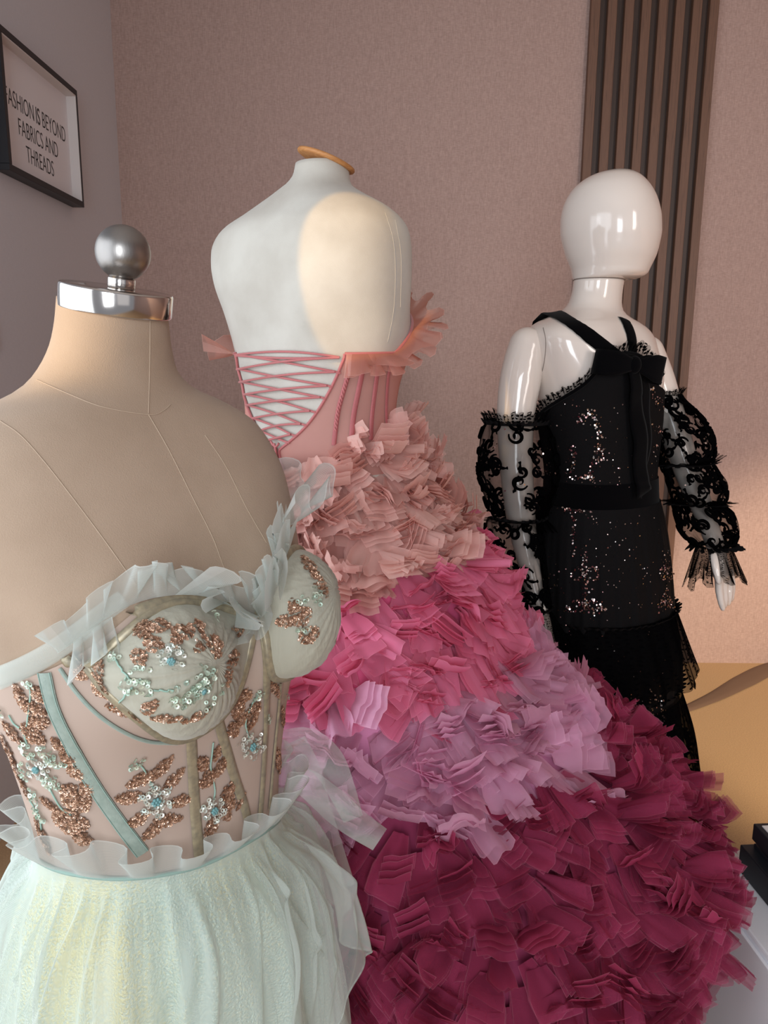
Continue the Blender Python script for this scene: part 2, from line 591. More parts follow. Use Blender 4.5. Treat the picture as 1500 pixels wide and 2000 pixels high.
def text(body, y, z, size, bold, parent, sx=0.8):
    cu = bpy.data.curves.new('lettering', 'FONT')
    cu.body = body; cu.size = size; cu.extrude = 0.0002
    cu.offset = 0.0003 if bold else -0.0008
    o = bpy.data.objects.new('lettering', cu)
    COL.objects.link(o)
    o.parent = parent
    o.location = Vector((WX + .0085, y, z)) - parent_origin(parent)
    o.rotation_euler = (pi / 2, 0, pi / 2)
    o.scale = (sx, 1, 1)
    cu.materials.append(M_ink)
    bpy.context.view_layer.update()
    w = o.dimensions.x
    dg = bpy.context.evaluated_depsgraph_get()
    me = bpy.data.meshes.new_from_object(o.evaluated_get(dg))
    n = bpy.data.objects.new('lettering', me); COL.objects.link(n)
    n.parent = parent; n.location = o.location; n.rotation_euler = o.rotation_euler; n.scale = o.scale
    bpy.data.objects.remove(o)
    return n, w


def text_line(parts, yc, z, size, parent, sx=0.8):
    y = 0; objs = []
    for body, bold in parts:
        o, w = text(body, 0, z, size, bold, parent, sx)
        objs.append((o, y)); y += w + (0.36 * size * sx)
    tot = y - 0.36 * size * sx
    for o, yy in objs:
        o.location.y = yc - tot / 2 + yy - parent_origin(parent).y


tl = 2.575
text_line([('FASHION', 0), ('IS', 1), ('BEYOND', 0)], tl + .012, 2.085, 0.069, fr, 0.665)
text_line([('FABRICS AND', 0)], tl + .012, 2.018, 0.069, fr, 0.665)
text_line([('THREADS', 0)], tl + .012, 1.951, 0.069, fr, 0.665)

# light switch plate at the very edge
M_white = principled('white_plastic', srgb(228, 224, 218), 0.4)
sw = empty('light_switch', (WX, 2.17, 1.42), 'small white wall plate on the grey left wall below the picture frame', 'switch')
bevel(MB().box((WX, 2.13, 1.39), (WX + .010, 2.215, 1.475)).build('plate', M_white, sw, False), .002)
bevel(MB().box((WX + .010, 2.152, 1.412), (WX + .014, 2.193, 1.453)).build('rocker', M_white, sw, False), .001)

# white plinth at the right
M_plinth = principled('white_gloss_board', srgb(244, 247, 252), 0.3, coat=0.2)
PX0, PY1, PZ = 0.592, 1.320, 0.45
pl = empty('plinth', (PX0 + .3, 1.0, 0), 'white glossy display plinth at the right edge beside the burgundy train', 'plinth')
bevel(MB().box((PX0, .62, 0), (PX0 + .62, PY1, PZ)).build('body', M_plinth, pl, False), .004)
bevel(MB().box((PX0 - .007, .62, 0), (PX0 - .0005, PY1 - .02, PZ - .012)).build('side_sheet', M_plinth, pl, False), .001)

# black stacked boxes on the plinth
M_blk2 = principled('matt_black_card', srgb(26, 29, 36), 0.5)
M_card = principled('white_card', srgb(230, 228, 226), 0.6)
bx = empty('black_box', (0.86, 1.22, PZ), 'black stepped box with a white top sheet standing on the white plinth', 'box')
bevel(MB().box((.655, .95, PZ + .001), (.98, 1.262, PZ + .052)).build('lower_box', M_blk2, bx, False), .002)
bevel(MB().box((.675, 1.0, PZ + .052), (.96, 1.252, PZ + .060)).build('spacer', M_blk2, bx, False), .001)
bevel(MB().box((.672, .98, PZ + .066), (.97, 1.256, PZ + .098)).build('upper_box', M_blk2, bx, False), .002)
MB().box((.682, .99, PZ + .098), (.96, 1.245, PZ + .100)).build('top_sheet', M_card, bx, False)
for o_ in (pl, bx):      # both stand turned a few degrees, about the far left edge of the plinth
    a_ = radians(4.5); d_ = o_.location - Vector((PX0, PY1, 0))
    o_.location = Vector((PX0, PY1, 0)) + Matrix.Rotation(a_, 3, 'Z') @ d_
    o_.rotation_euler.z = a_

# flat brownish grey strip across the carpet, wider to the right
M_strip = principled('grey_strip', srgb(112, 88, 72), 0.85)
sp = [EYE + ray(*q) * (-CAM_H / ray(*q).z) for q in ((1310, 1396), (1345, 1384), (1400, 1360), (1450, 1333), (1500, 1308), (1560, 1290))]
pts = path([(p.x, p.y, .003) for p in sp], 30)
ws = [.035 + .06 * min(1, i / 16) for i in range(30)]
st = MB().strip(pts, [Vector((0, 0, 1))] * 30, ws, .006).build('floor_strip', M_strip)
tag(st, 'brownish grey strip lying across the golden carpet behind the black gown', 'strap')
# ------------------------------------------------------------------ front dress form (faces right of camera)
def linen(name, c, c2, bump=0.25):
    return principled(name, c, 0.88, noise_amt=0.1, noise_scale=9, color2=c2, bump=bump, bump_scale=900, sheen=0.15, spec=0.2)


M_linen = linen('ecru_linen', srgb(172, 150, 130), srgb(158, 136, 116))
M_steel = principled('brushed_steel', srgb(150, 146, 143), 0.36, 1.0, bump=0.05, bump_scale=900, scale=(1, 1, .05))
M_steel2 = principled('polished_steel', srgb(205, 200, 196), 0.13, 1.0)
M_stand = principled('stand_metal', srgb(150, 148, 146), 0.35, 1.0)

FA = radians(50)
FOX, FOY = -.258, .75


def ff_tab():
    rows = [  # z, shift along front, a, bf, bb, e
        (1.425, .0, .0490, .0490, .0490, 2.0), (1.400, -.002, .0520, .0510, .0520, 2.0), (1.378, -.006, .0565, .0545, .0575, 2.0), (1.356, -.012, .066, .0605, .069, 2.0),
        (1.340, -.010, .084, .064, .079, 2.05), (1.326, -.004, .116, .068, .087, 2.15), (1.306, .004, .146, .074, .091, 2.3), (1.282, .010, .160, .083, .097, 2.4),
        (1.250, .015, .1685, .095, .100, 2.5), (1.210, .02, .1695, .106, .102, 2.5), (1.170, .025, .165, .114, .100, 2.4), (1.120, .030, .158, .115, .096, 2.3),
        (1.060, .036, .148, .106, .092, 2.2), (1.000, .042, .136, .098, .090, 2.15), (.935, .044, .125, .094, .088, 2.1), (.880, .044, .122, .092, .088, 2.1),
        (.800, .044, .128, .098, .096, 2.1), (.720, .044, .130, .10, .10, 2.1)]
    fv = Vector((sin(FA), -cos(FA), 0))
    return [[z, FOX + fv.x * s, FOY + fv.y * s, a, bf, bb, e] for z, s, a, bf, bb, e in rows]


FF = Form(ff_tab(), FA, (.078, 1.105, .055, .048, .038))
ff = empty('dress_form', (FOX, FOY, 0), 'ecru linen dress form with steel neck cap and ball finial wearing the mint gown', 'dress form', 'tailor dress forms')
del ff['group']
ff_mb = FF.mb(.72, 1.425, 96, 96)
ff_bvh = bvh_of(ff_mb)
ffb = fix_normals(ff_mb.build('torso', M_linen, ff))

# steel cap, tilted down to the front right
cap_c = Vector((FOX + .0045, FOY - .003, 1.4235))


def lathe(prof, c, axis, n=48):
    axis = Vector(axis).normalized()
    u = axis.orthogonal().normalized(); v = axis.cross(u)
    return [[Vector(c) + axis * h + u * (r * cos(2 * pi * k / n)) + v * (r * sin(2 * pi * k / n)) for k in range(n)] for r, h in prof]


cax = Vector((.15, -.10, 1)).normalized()
rows = lathe([(.0500, -.0115), (.0510, -.0110), (.0514, -.010), (.0514, .0085), (.0509, .0102), (.0496, .0108), (.02, .0112), (.0005, .0112)], cap_c, cax, 64)
cp = MB().grid(rows, True); cp.cap(rows[0])
neck_cap = fix_normals(cp.build('neck_cap', M_steel2, ff))
rows = lathe([(.0118, .0108), (.0125, .0115), (.0125, .019), (.0118, .020), (.006, .020)], cap_c + Vector((.004, 0, 0)), cax, 32)
fix_normals(MB().grid(rows, True).build('finial_collar', M_steel2, ff))
kc = cap_c + Vector((.004, 0, 0)) + cax * .0425
rows = [[kc + Vector((cos(2 * pi * k / 40) * sin(t), sin(2 * pi * k / 40) * sin(t), -cos(t))) * .0248 for k in range(40)] for t in [pi * (i + .02) / 26.04 for i in range(27)]]
fix_normals(MB().grid(rows, True).build('ball_finial', M_steel, ff))
# stand hidden by the skirt
MB().tube([(FOX, FOY, .02), (FOX, FOY, .73)], .016, 20).build('stand_pole', M_stand, ff)
rows = lathe([(.0005, .03), (.03, .03), (.05, .018), (.155, .012), (.16, .006), (.16, .0), (.0005, 0)], (FOX, FOY, 0), (0, 0, 1), 40)
MB().grid(rows, True).build('stand_base', M_stand, ff)


def seam(bvh, pl, name, mat, parent, r=.00045, n=40, lift=.0003, sides=6):
    pts = []
    for q in path([(x, y, 0) for x, y in pl], n):
        h = hit(bvh, q.x, q.y, lift)
        if h: pts.append(h[0])
    if len(pts) > 2:
        return MB().tube(pts, r, sides).build(name, mat, parent)


M_thread = principled('seam_thread', srgb(180, 159, 138), 0.9)
seam(ff_bvh, [(293, 625), (292, 720), (290, 808)], 'seam', M_thread, ff)
seam(ff_bvh, [(72, 742), (130, 768), (200, 795), (290, 810), (318, 803), (333, 790)], 'seam', M_thread, ff)
seam(ff_bvh, [(290, 810), (330, 880), (375, 970), (415, 1050), (442, 1120), (480, 1190)], 'seam', M_thread, ff)
seam(ff_bvh, [(0, 822), (40, 850), (85, 900), (140, 970), (200, 1050), (250, 1120), (300, 1190)], 'seam', M_thread, ff)
seam(ff_bvh, [(400, 850), (440, 910), (480, 990), (520, 1060)], 'seam', M_thread, ff, .0004)

# ------------------------------------------------------------------ dress form seen from behind
M_canvas = linen('white_canvas', srgb(196, 192, 183), srgb(178, 172, 162), 0.2)
M_beech = wood('turned_beech', srgb(196, 138, 82), srgb(176, 118, 66), srgb(210, 156, 98), (12, 12, 60))
PA = radians(180 - 35)
PFY = 1.5
PF_rows = [(322, 577, 682, 1.0, 2.0), (345, 572, 683, 1.0, 2.0), (362, 560, 687, .98, 2.05), (375, 541, 700, .85, 2.1), (390, 519, 722, .75, 2.2), (405, 496, 745, .68, 2.35), (420, 474, 762, .64, 2.5),
           (440, 443, 777, .6, 2.7), (460, 425, 785, .58, 2.8), (485, 415, 789, .58, 2.8), (520, 414, 791, .6, 2.7), (560, 421, 791, .62, 2.6), (610, 436, 790, .64, 2.4), (660, 450, 789, .66, 2.3),
           (710, 461, 781, .68, 2.2), (760, 475, 771, .7, 2.2), (815, 481, 766, .72, 2.2), (870, 476, 772, .72, 2.2), (950, 496, 764, .58, 2.2), (1060, 500, 770, .55, 2.2)]
PF = Form(fit(PF_rows, PFY, PA), PA, (.085, 1.405, .055, .05, .080))
pf_top, pf_bot = PF.tab[0][0], PF.tab[-1][0]
pf = empty('dress_form', (-.12, PFY, 0), 'white canvas dress form with turned wooden neck ring, seen from behind', 'dress form')
pf_mb = PF.mb(pf_bot, pf_top, 96, 96)
pf_bvh = bvh_of(pf_mb)
fix_normals(pf_mb.build('torso', M_canvas, pf))
wc = PF.pt(pf_top, 0) * .5 + PF.pt(pf_top, pi) * .5
wax = Vector((.36, -.02, 1)).normalized()
wc = wc + Vector((.006, 0, .004))
rows = lathe([(.0005, -.001), (.050, -.001), (.0538, .0005), (.0552, .0035), (.0540, .0065), (.048, .008), (.0005, .0085)], wc, wax, 56)
fix_normals(MB().grid(rows, True).build('neck_ring', M_beech, pf))
MB().tube([(-.12, PFY, .02), (-.12, PFY, pf_bot + .01)], .016, 20).build('stand_pole', M_stand, pf)
rows = lathe([(.0005, .03), (.03, .03), (.05, .018), (.155, .012), (.16, .006), (.16, .0), (.0005, 0)], (-.12, PFY, 0), (0, 0, 1), 40)
MB().grid(rows, True).build('stand_base', M_stand, pf)
M_cseam = principled('canvas_seam', srgb(196, 190, 180), 0.9)
seam(pf_bvh, [(752, 415), (768, 470), (772, 540), (768, 610), (757, 668)], 'seam', M_cseam, pf, .0004)
seam(pf_bvh, [(772, 430), (783, 500), (782, 600)], 'seam', M_cseam, pf, .0004)

# ------------------------------------------------------------------ glossy white mannequin
M_gloss = principled('white_gloss_fibreglass', srgb(226, 216, 207), 0.16, coat=0.6, spec=0.5)
MA = radians(38)
MY = 2.0
MN_rows = [(545, 1121, 1219, .95, 2.0), (562, 1119, 1216, .95, 2.0), (580, 1115, 1214, .95, 2.0), (597, 1107, 1214, .92, 2.0), (610, 1092, 1219, .86, 2.05), (622, 1066, 1236, .76, 2.15),
           (634, 1042, 1260, .66, 2.3), (650, 1028, 1279, .58, 2.5), (672, 1026, 1289, .56, 2.6), (710, 1034, 1293, .6, 2.5), (760, 1046, 1294, .66, 2.3), (810, 1050, 1295, .70, 2.2),
           (860, 1057, 1290, .7, 2.2), (910, 1064, 1284, .72, 2.15), (960, 1066, 1282, .74, 2.1), (1010, 1060, 1288, .76, 2.1), (1090, 1048, 1302, .76, 2.1), (1190, 1045, 1308, .76, 2.1), (1260, 1060, 1296, .74, 2.1)]
MN = Form(fit(MN_rows, MY, MA), MA, (.08, 1.335, .058, .055, .022))
mtop, mbot = MN.tab[0][0], MN.tab[-1][0]
mn = empty('mannequin', (.58, MY, 0), 'glossy white mannequin with a faceless egg head wearing the black lace gown', 'mannequin')
mn_mb = MN.mb(mbot, mtop, 100, 96)
mn_bvh = bvh_of(mn_mb)
mn_torso = fix_normals(mn_mb.build('torso', M_gloss, mn))
# head: rings fitted to its outline
HD_rows = [(332.5, 1196, 1216, 1.15, 2.0), (335, 1180, 1228, 1.15, 2.0), (341, 1160, 1241, 1.15, 2.0), (352, 1140, 1253, 1.15, 2.05), (370, 1121, 1265, 1.15, 2.1), (395, 1108, 1275, 1.15, 2.15),
           (425, 1101.5, 1281, 1.15, 2.15), (455, 1101, 1282, 1.14, 2.15), (480, 1105, 1279, 1.12, 2.1), (500, 1110, 1274.5, 1.1, 2.1), (515, 1115, 1269, 1.08, 2.05), (527, 1118.5, 1264, 1.08, 2.0), (536, 1119.5, 1259, 1.08, 2.0),
           (542, 1120, 1250, 1.05, 2.0), (545.5, 1120.5, 1237, 1.0, 2.0), (547, 1121, 1219, .95, 2.0)]
HD = Form(fit(HD_rows, MY, MA), MA)
hd_mb = HD.mb(HD.tab[-1][0], HD.tab[0][0], 90, 80)
fix_normals(hd_mb.build('head', M_gloss, mn))
# neck joint line
rr = HD.rows(HD.tab[-1][0], HD.tab[-1][0] + .001, 1, 60, .0006)[0]
M_joint = principled('joint_line', srgb(120, 108, 100), 0.6)
MB().tube(rr + [rr[0]], .0011, 6, cap=False).build('neck_joint', M_joint, mn)


def remeshed(mbx, voxel, smooth_it, name, mat, parent):
    o = mbx.build('tmp', None)
    m = o.modifiers.new('r', 'REMESH'); m.mode = 'VOXEL'; m.voxel_size = voxel; m.use_smooth_shade = True
    s = o.modifiers.new('s', 'SMOOTH'); s.iterations = smooth_it; s.factor = 0.5
    dg = bpy.context.evaluated_depsgraph_get()
    me = bpy.data.meshes.new_from_object(o.evaluated_get(dg))
    bpy.data.objects.remove(o)
    me.name = name
    org = parent_origin(parent)
    me.transform(Matrix.Translation(-org))
    me.materials.clear(); me.materials.append(mat)
    me.polygons.foreach_set('use_smooth', [True] * len(me.polygons))
    n = bpy.data.objects.new(name, me); COL.objects.link(n); n.parent = parent
    return n


def ball(mbx, c, r, n=14, sc=(1, 1, 1)):
    rows = [[Vector(c) + Vector((cos(2 * pi * k / n) * sin(t) * r * sc[0], sin(2 * pi * k / n) * sin(t) * r * sc[1], -cos(t) * r * sc[2])) for k in range(n)] for t in [pi * (i + .05) / (n + .1) for i in range(n + 1)]]
    mbx.grid(rows, True); mbx.cap(rows[0]); mbx.cap(rows[-1])


def arm(spec, hand):
    """spec: (px, py, Y, radius) down the arm; hand: px polylines of fingers with Y and radii"""
    m = MB()
    P = [at(x, y, Y) for x, y, Y, r in spec]
    tab = path([(p.x, p.y, p.z) for p in P], 60)
    rt = path([(i, r[3], 0) for i, r in enumerate(spec)], 60)
    m.tube(tab, [q.y for q in rt], 20)
    ball(m, P[0], spec[0][3] * 1.0, 16, (1, 1, 1.0))
    for fg in hand:
        Q = [at(x, y, Y) for x, y, Y, r in fg]
        pp = path([(p.x, p.y, p.z) for p in Q], 16)
        rr = path([(i, r[3], 0) for i, r in enumerate(fg)], 16)
        m.tube(pp, [q.y for q in rr], 12)
        ball(m, Q[-1], fg[-1][3], 10)
    return m


# near arm (her right, picture left)
armL = arm([(1030, 676, 1.92, .046), (1021, 715, 1.915, .051), (1008, 800, 1.905, .047), (1007, 880, 1.90, .043), (1012, 960, 1.89, .040), (1020, 1030, 1.88, .037), (1035, 1110, 1.86, .031), (1049, 1175, 1.84, .024), (1056, 1200, 1.84, .023)],
           [[(1055, 1195, 1.84, .022), (1060, 1225, 1.83, .024), (1066, 1255, 1.82, .021)],
            [(1052, 1235, 1.82, .011), (1054, 1275, 1.80, .009), (1062, 1308, 1.79, .007)],
            [(1060, 1240, 1.82, .011), (1066, 1285, 1.80, .009), (1074, 1325, 1.79, .0065)],
            [(1068, 1240, 1.82, .011), (1076, 1285, 1.81, .009), (1083, 1322, 1.80, .0065)],
            [(1074, 1238, 1.83, .010), (1084, 1275, 1.82, .008), (1090, 1305, 1.81, .006)],
            [(1048, 1205, 1.82, .011), (1046, 1235, 1.80, .009), (1052, 1262, 1.79, .007)]])
remeshed(armL, .0045, 6, 'arm', M_gloss, mn)
# far arm (her left, picture right), bent outward
armR = arm([(1262, 690, 2.06, .046), (1279, 735, 2.07, .047), (1310, 820, 2.06, .042), (1336, 900, 2.04, .038), (1352, 945, 2.02, .035), (1375, 1000, 1.97, .032), (1392, 1050, 1.93, .026), (1398, 1068, 1.92, .023)],
           [[(1397, 1062, 1.92, .022), (1403, 1090, 1.91, .022), (1409, 1120, 1.90, .023)],
            [(1404, 1112, 1.89, .012), (1404, 1150, 1.885, .0105), (1408, 1176, 1.88, .009), (1412, 1189, 1.88, .007)],
            [(1413, 1115, 1.90, .012), (1414, 1150, 1.895, .0105), (1416, 1172, 1.89, .009), (1415, 1184, 1.89, .007)],
            [(1420, 1115, 1.91, .012), (1424, 1148, 1.91, .0105), (1424, 1168, 1.90, .0085), (1422, 1179, 1.90, .007)],
            [(1424, 1112, 1.92, .011), (1430, 1140, 1.92, .0095), (1430, 1160, 1.915, .008), (1428, 1172, 1.91, .0065)],
            [(1393, 1082, 1.89, .013), (1398, 1110, 1.87, .011), (1404, 1136, 1.86, .008)]])
remeshed(armR, .004, 4, 'arm', M_gloss, mn)
# legs and base (inside the gown)
lg = MB()
for k in (-1, 1):
    c = MN.pt(mbot, 0) * .5 + MN.pt(mbot, pi) * .5
    hx = c + MN.L * (k * .075)
    lg.tube(path([tuple(hx + Vector((0, 0, .04))), (hx.x, hx.y, .7), (hx.x - k * .01, hx.y, .5), (hx.x, hx.y + .02, .3), (hx.x, hx.y + .02, .09)], 24), [.075 - .002 * i for i in range(24)], 16)
lg.build('legs', M_gloss, mn)
bp_ = lathe([(.0005, .012), (.19, .012), (.195, .006), (.195, 0), (.0005, 0)], (.58, MY, 0), (0, 0, 1), 40)
MB().grid(bp_, True).build('stand_base', M_stand, mn)
for k in (-1, 1):
    c = MN.pt(mbot, 0) * .5 + MN.pt(mbot, pi) * .5 + MN.L * (k * .075)
    ft = MB()
    ft.tube([(c.x, c.y + .03, .05), tuple(Vector((c.x, c.y, .04)) + MN.Fw * .08), tuple(Vector((c.x, c.y, .03)) + MN.Fw * .17)], [.03, .034, .018], 12)
    ft.build('foot', M_gloss, mn)
# shoulder joint lines
seam(mn_bvh, [(1061, 640), (1066, 665), (1064, 700), (1056, 740)], 'shoulder_joint', M_joint, mn, .0008)
# ------------------------------------------------------------------ ruffled ombre gown on the second form
M_mesh = tulle('rose_mesh', srgb(222, 160, 150), .62, trans=.25, weave=900, vary=0.02)
M_satin = principled('rose_satin_cord', srgb(180, 100, 100), 0.5, sheen=0.3)
M_bone = principled('rose_boning', srgb(164, 86, 88), 0.55, sheen=0.2, bump=0.3, bump_scale=300)
M_pruf = tulle('peach_ruffle_tulle', srgb(236, 172, 156), .42, trans=.5, weave=90, hem=(.02, .7, 1.0))
pg = empty('ombre_gown', (-.1, PFY - .05, 0), 'strapless corset gown with ombre tulle petals from peach through pink and lilac to burgundy', 'gown')


def trace_phi(form, bvh, pl, n=24):
    out = []
    for q in path([(x, y, 0) for x, y in pl], n):
        h = hit(bvh, q.x, q.y)
        if h:
            ph = form.inv(h[0])
            out.append((h[0].z, ph % (2 * pi)))
    return out


def lookup(tr, z):
    tr = sorted(tr)
    if z <= tr[0][0]: return tr[0][1]
    for (a, pa), (b, pb) in zip(tr, tr[1:]):
        if z <= b: return pa + (pb - pa) * (z - a) / max(1e-9, b - a)
    return tr[-1][1]


edR = trace_phi(PF, pf_bvh, [(673, 695), (652, 745), (627, 792), (600, 830), (574, 856), (547, 878)])
edL = trace_phi(PF, pf_bvh, [(463, 690), (470, 735), (479, 770), (489, 800), (502, 830), (520, 855), (541, 876)])
zT = 1.383


def pg_top(ph):      # height of the top edge round the form (front higher)
    return zT + .088 * max(0, sin(ph)) ** .8 - .004 * max(0, -sin(ph))


rows = []
zb = 1.165
for i in range(41):
    v = i / 40
    row = []
    for k in range(97):
        u = k / 96
        z = zb + (zT - zb) * v
        pr, pl_ = lookup(edR, z), lookup(edL, z) - 2 * pi
        ph = pr + (pl_ - pr) * u
        zz = zb + (pg_top(ph) - zb) * v
        row.append(PF.at(zz, ph, .003))
    rows.append(row)
co = MB().grid(rows)
corset = co.build('corset', M_mesh, pg)
cor_bvh = bvh_of(co)
# edges of the back opening and the top edge
MB().tube([r[0] for r in rows], .0028, 8).build('edge_binding', M_satin, pg)
MB().tube([r[-1] for r in rows], .0028, 8).build('edge_binding', M_satin, pg)
MB().tube(rows[-1], .0030, 8).build('top_binding', M_satin, pg)


def on(bvh, pl, n, off):
    P, Q = [], []
    for q in path([(x, y, 0) for x, y in pl], n):
        h = hit(bvh, q.x, q.y, off)
        if h: P.append(h[0]); Q.append(h[1])
    return P, Q


for w, pl in ((.0085, [(686, 712), (671, 763), (661, 800), (655, 842), (652, 870)]), (.0095, [(713, 700), (700, 763), (690, 815), (686, 860)]), (.0095, [(742, 690), (732, 763), (726, 815), (724, 860)]),
              (.009, [(767, 690), (758, 735), (754, 793), (755, 840)])):
    P, Q = on(cor_bvh, pl, 26, .001)
    b = MB().strip(P, Q, w, .0022).build('boning', M_bone, pg)
# twisted cord on the first boning
P, Q = on(cor_bvh, [(686, 712), (671, 763), (661, 800), (655, 842)], 60, .003)
for ph in (0, pi):
    pts = []
    for i, p in enumerate(P):
        t = (P[min(i + 1, len(P) - 1)] - P[max(0, i - 1)]).normalized(); b = t.cross(Q[i])
        pts.append(p + b * (.0022 * cos(i * .9 + ph)) + Q[i] * (.0014 * sin(i * .9 + ph)))
    MB().tube(pts, .0013, 6).build('twisted_cord', M_satin, pg)

# laces
Lx = [(466, 692), (469, 720), (474, 745), (483, 770), (487, 791), (498, 817), (512, 842), (521, 862)]
Rx = [(664, 697), (655, 725), (640, 752), (627, 775), (608, 802), (591, 828), (572, 849), (558, 862)]


def lace(a, b, sag, off=.004):
    pts = []
    for i in range(21):
        u = i / 20
        h = hit(pf_bvh, a[0] + (b[0] - a[0]) * u, a[1] + (b[1] - a[1]) * u + sag * sin(pi * u), off + .001 * sin(pi * u))
        if h: pts.append(h[0])
    if len(pts) > 3:
        MB().tube(pts, .0021, 8).build('lace_cord', M_satin, pg)


lace(Lx[0], Rx[0], -8, .004)
lace((466, 694), (640, 698), 3, .004)
for i in range(7):
    lace(Lx[i], Rx[i + 1], RND.uniform(-3, 3), .004)
    lace(Lx[i + 1], Rx[i], RND.uniform(-5, 1), .007)
    r = Rx[i + 1]
    lace(r, (r[0] + 10, r[1] + 3), 0)
for pl in ([(540, 865), (533, 890), (529, 930)], [(543, 866), (546, 890), (538, 925)], [(536, 862), (545, 872), (552, 866)]):
    P, Q = on(pf_bvh, pl, 14, .010)
    if len(P) > 2: MB().tube(P, .0021, 8).build('lace_end', M_satin, pg)


def ruffle(base, outd, upd, height, folds, amp, rnd, nv=7, sub=8, droop=0.0, jitter=.5):
    """gathered strip: base points with outward and upward directions"""
    n = folds * sub
    bp = path([tuple(p) for p in base], n)
    bo = path([tuple(p) for p in outd], n)
    bu = path([tuple(p) for p in upd], n)
    ph = [rnd.uniform(-jitter, jitter) for _ in range(folds + 2)]
    hh = [rnd.uniform(.75, 1.2) for _ in range(folds + 2)]
    m = MB(); rows = []
    for j in range(nv):
        v = j / (nv - 1)
        row = []
        for i in range(n):
            fi = i / sub; k = int(fi); u = fi - k
            a = 2 * pi * fi + ph[k] * (1 - u) + ph[k + 1] * u
            h = height * (hh[k] * (1 - u) + hh[k + 1] * u) * (1 + .10 * v * sin(a + 1.2))
            t = (bp[min(i + 1, n - 1)] - bp[max(i - 1, 0)]).normalized()
            o = bo[i].normalized(); w = bu[i].normalized()
            am = amp * v ** .8
            row.append(bp[i] + w * (h * v - droop * h * v * v) + o * (am * sin(a) + height * .25 * v) + t * (-am * .55 * sin(2 * a)))
        rows.append(row)
    m.grid(rows)
    return m


rr = random.Random(3)
base, od, ud = [], [], []
pR = lookup(edR, zT) - .02
for i in range(20):
    ph = pR + (pi * .42 - pR) * i / 19
    z = pg_top(ph)
    nn = PF.nrm(z, ph)
    base.append(PF.at(z, ph, .006)); od.append(nn); ud.append(Vector((0, 0, 1)) * .35 + nn * .75 + Vector((0, 0, -1)) * (0.95 * max(0, 1 - i / 7)))
ruffle(base, od, ud, .038, 8, .015, rr).build('top_ruffle', M_pruf, pg)
ruffle(base[:12], od[:12], [u + Vector((0, 0, -.5)) for u in ud[:12]], .034, 7, .017, rr).build('top_ruffle', M_pruf, pg)
base, od, ud = [], [], []
pL = lookup(edL, zT) - 2 * pi
for i in range(20):
    ph = pL + .02 + (pi * .58 - pL) * i / 19
    z = pg_top(ph)
    nn = PF.nrm(z, ph)
    base.append(PF.at(z, ph, .005)); od.append(Vector((0, 0, 1))); ud.append(Vector((0, 0, .15)) + nn)
ruffle(base, od, ud, .058, 6, .026, rr).build('top_ruffle', M_pruf, pg)

# skirt
SK = [(1.275, -.262, .004, 1.395, 1.605), (1.22, -.275, .018, 1.375, 1.63), (1.16, -.29, .055, 1.36, 1.66), (1.05, -.31, .125, 1.33, 1.70), (.97, -.32, .195, 1.265, 1.72), (.84, -.33, .240, 1.15, 1.74),
      (.72, -.31, .365, 1.08, 1.74), (.60, -.29, .535, .99, 1.72), (.52, -.27, .595, .92, 1.70), (.42, -.20, .53, .89, 1.70), (.25, -.09, .43, .90, 1.70), (.03, -.07, .41, .93, 1.70)]
SKF = Form([[z, (a + b) / 2, (f + k) / 2, (b - a) / 2, (k - f) / 2, (k - f) / 2, 2.1] for z, a, b, f, k in SK], 0.0)


def tier_of(z, ph):
    k = max(0, cos(ph))
    zz = z - .02 * noise.noise(Vector((cos(ph) * 4, sin(ph) * 4, 1.3)))
    if zz > .985 + .055 * k * k: return 0
    if zz > .825 + .02 * k: return 1
    if zz > .69 + .03 * k * k: return 2
    return 3


TN = ['peach', 'hot pink', 'lilac', 'burgundy']
TC = [srgb(255, 198, 188), srgb(255, 138, 172), srgb(248, 184, 212), srgb(184, 72, 108)]
UC = [srgb(255, 196, 184), srgb(244, 108, 156), srgb(224, 150, 190), srgb(140, 46, 82)]
TA = [.46, .62, .42, .44]
M_pet = [tulle('petal_tulle_' + TN[i].replace(' ', '_'), TC[i], TA[i], trans=.24, weave=150, vary=.20, hem=(.014, .5, 1.2)) for i in range(4)]
M_und = [principled('underskirt_' + TN[i].replace(' ', '_'), UC[i], .9) for i in range(4)]
ZT_ = [(1.275, .985), (.985, .825), (.825, .69), (.69, .03)]
tiers = []
for i in range(4):
    z1, z0 = ZT_[i]
    if i == 0:
        m0 = MB().grid([[SKF.at(z0 + (1.185 + .055 * cos(2 * pi * k / 96) - z0) * j / 14, 2 * pi * k / 96, -.012) for k in range(96)] for j in range(15)], True)
        tiers.append(m0.build('skirt_tier', M_und[0], pg, label=TN[0] + ' tulle petal tier of the skirt'))
        continue
    tiers.append(SKF.mb(z0, z1, 14 if i < 3 else 30, 96, -.012, (False, False)).build('skirt_tier', M_und[i], pg, label=TN[i] + ' tulle petal tier of the skirt'))


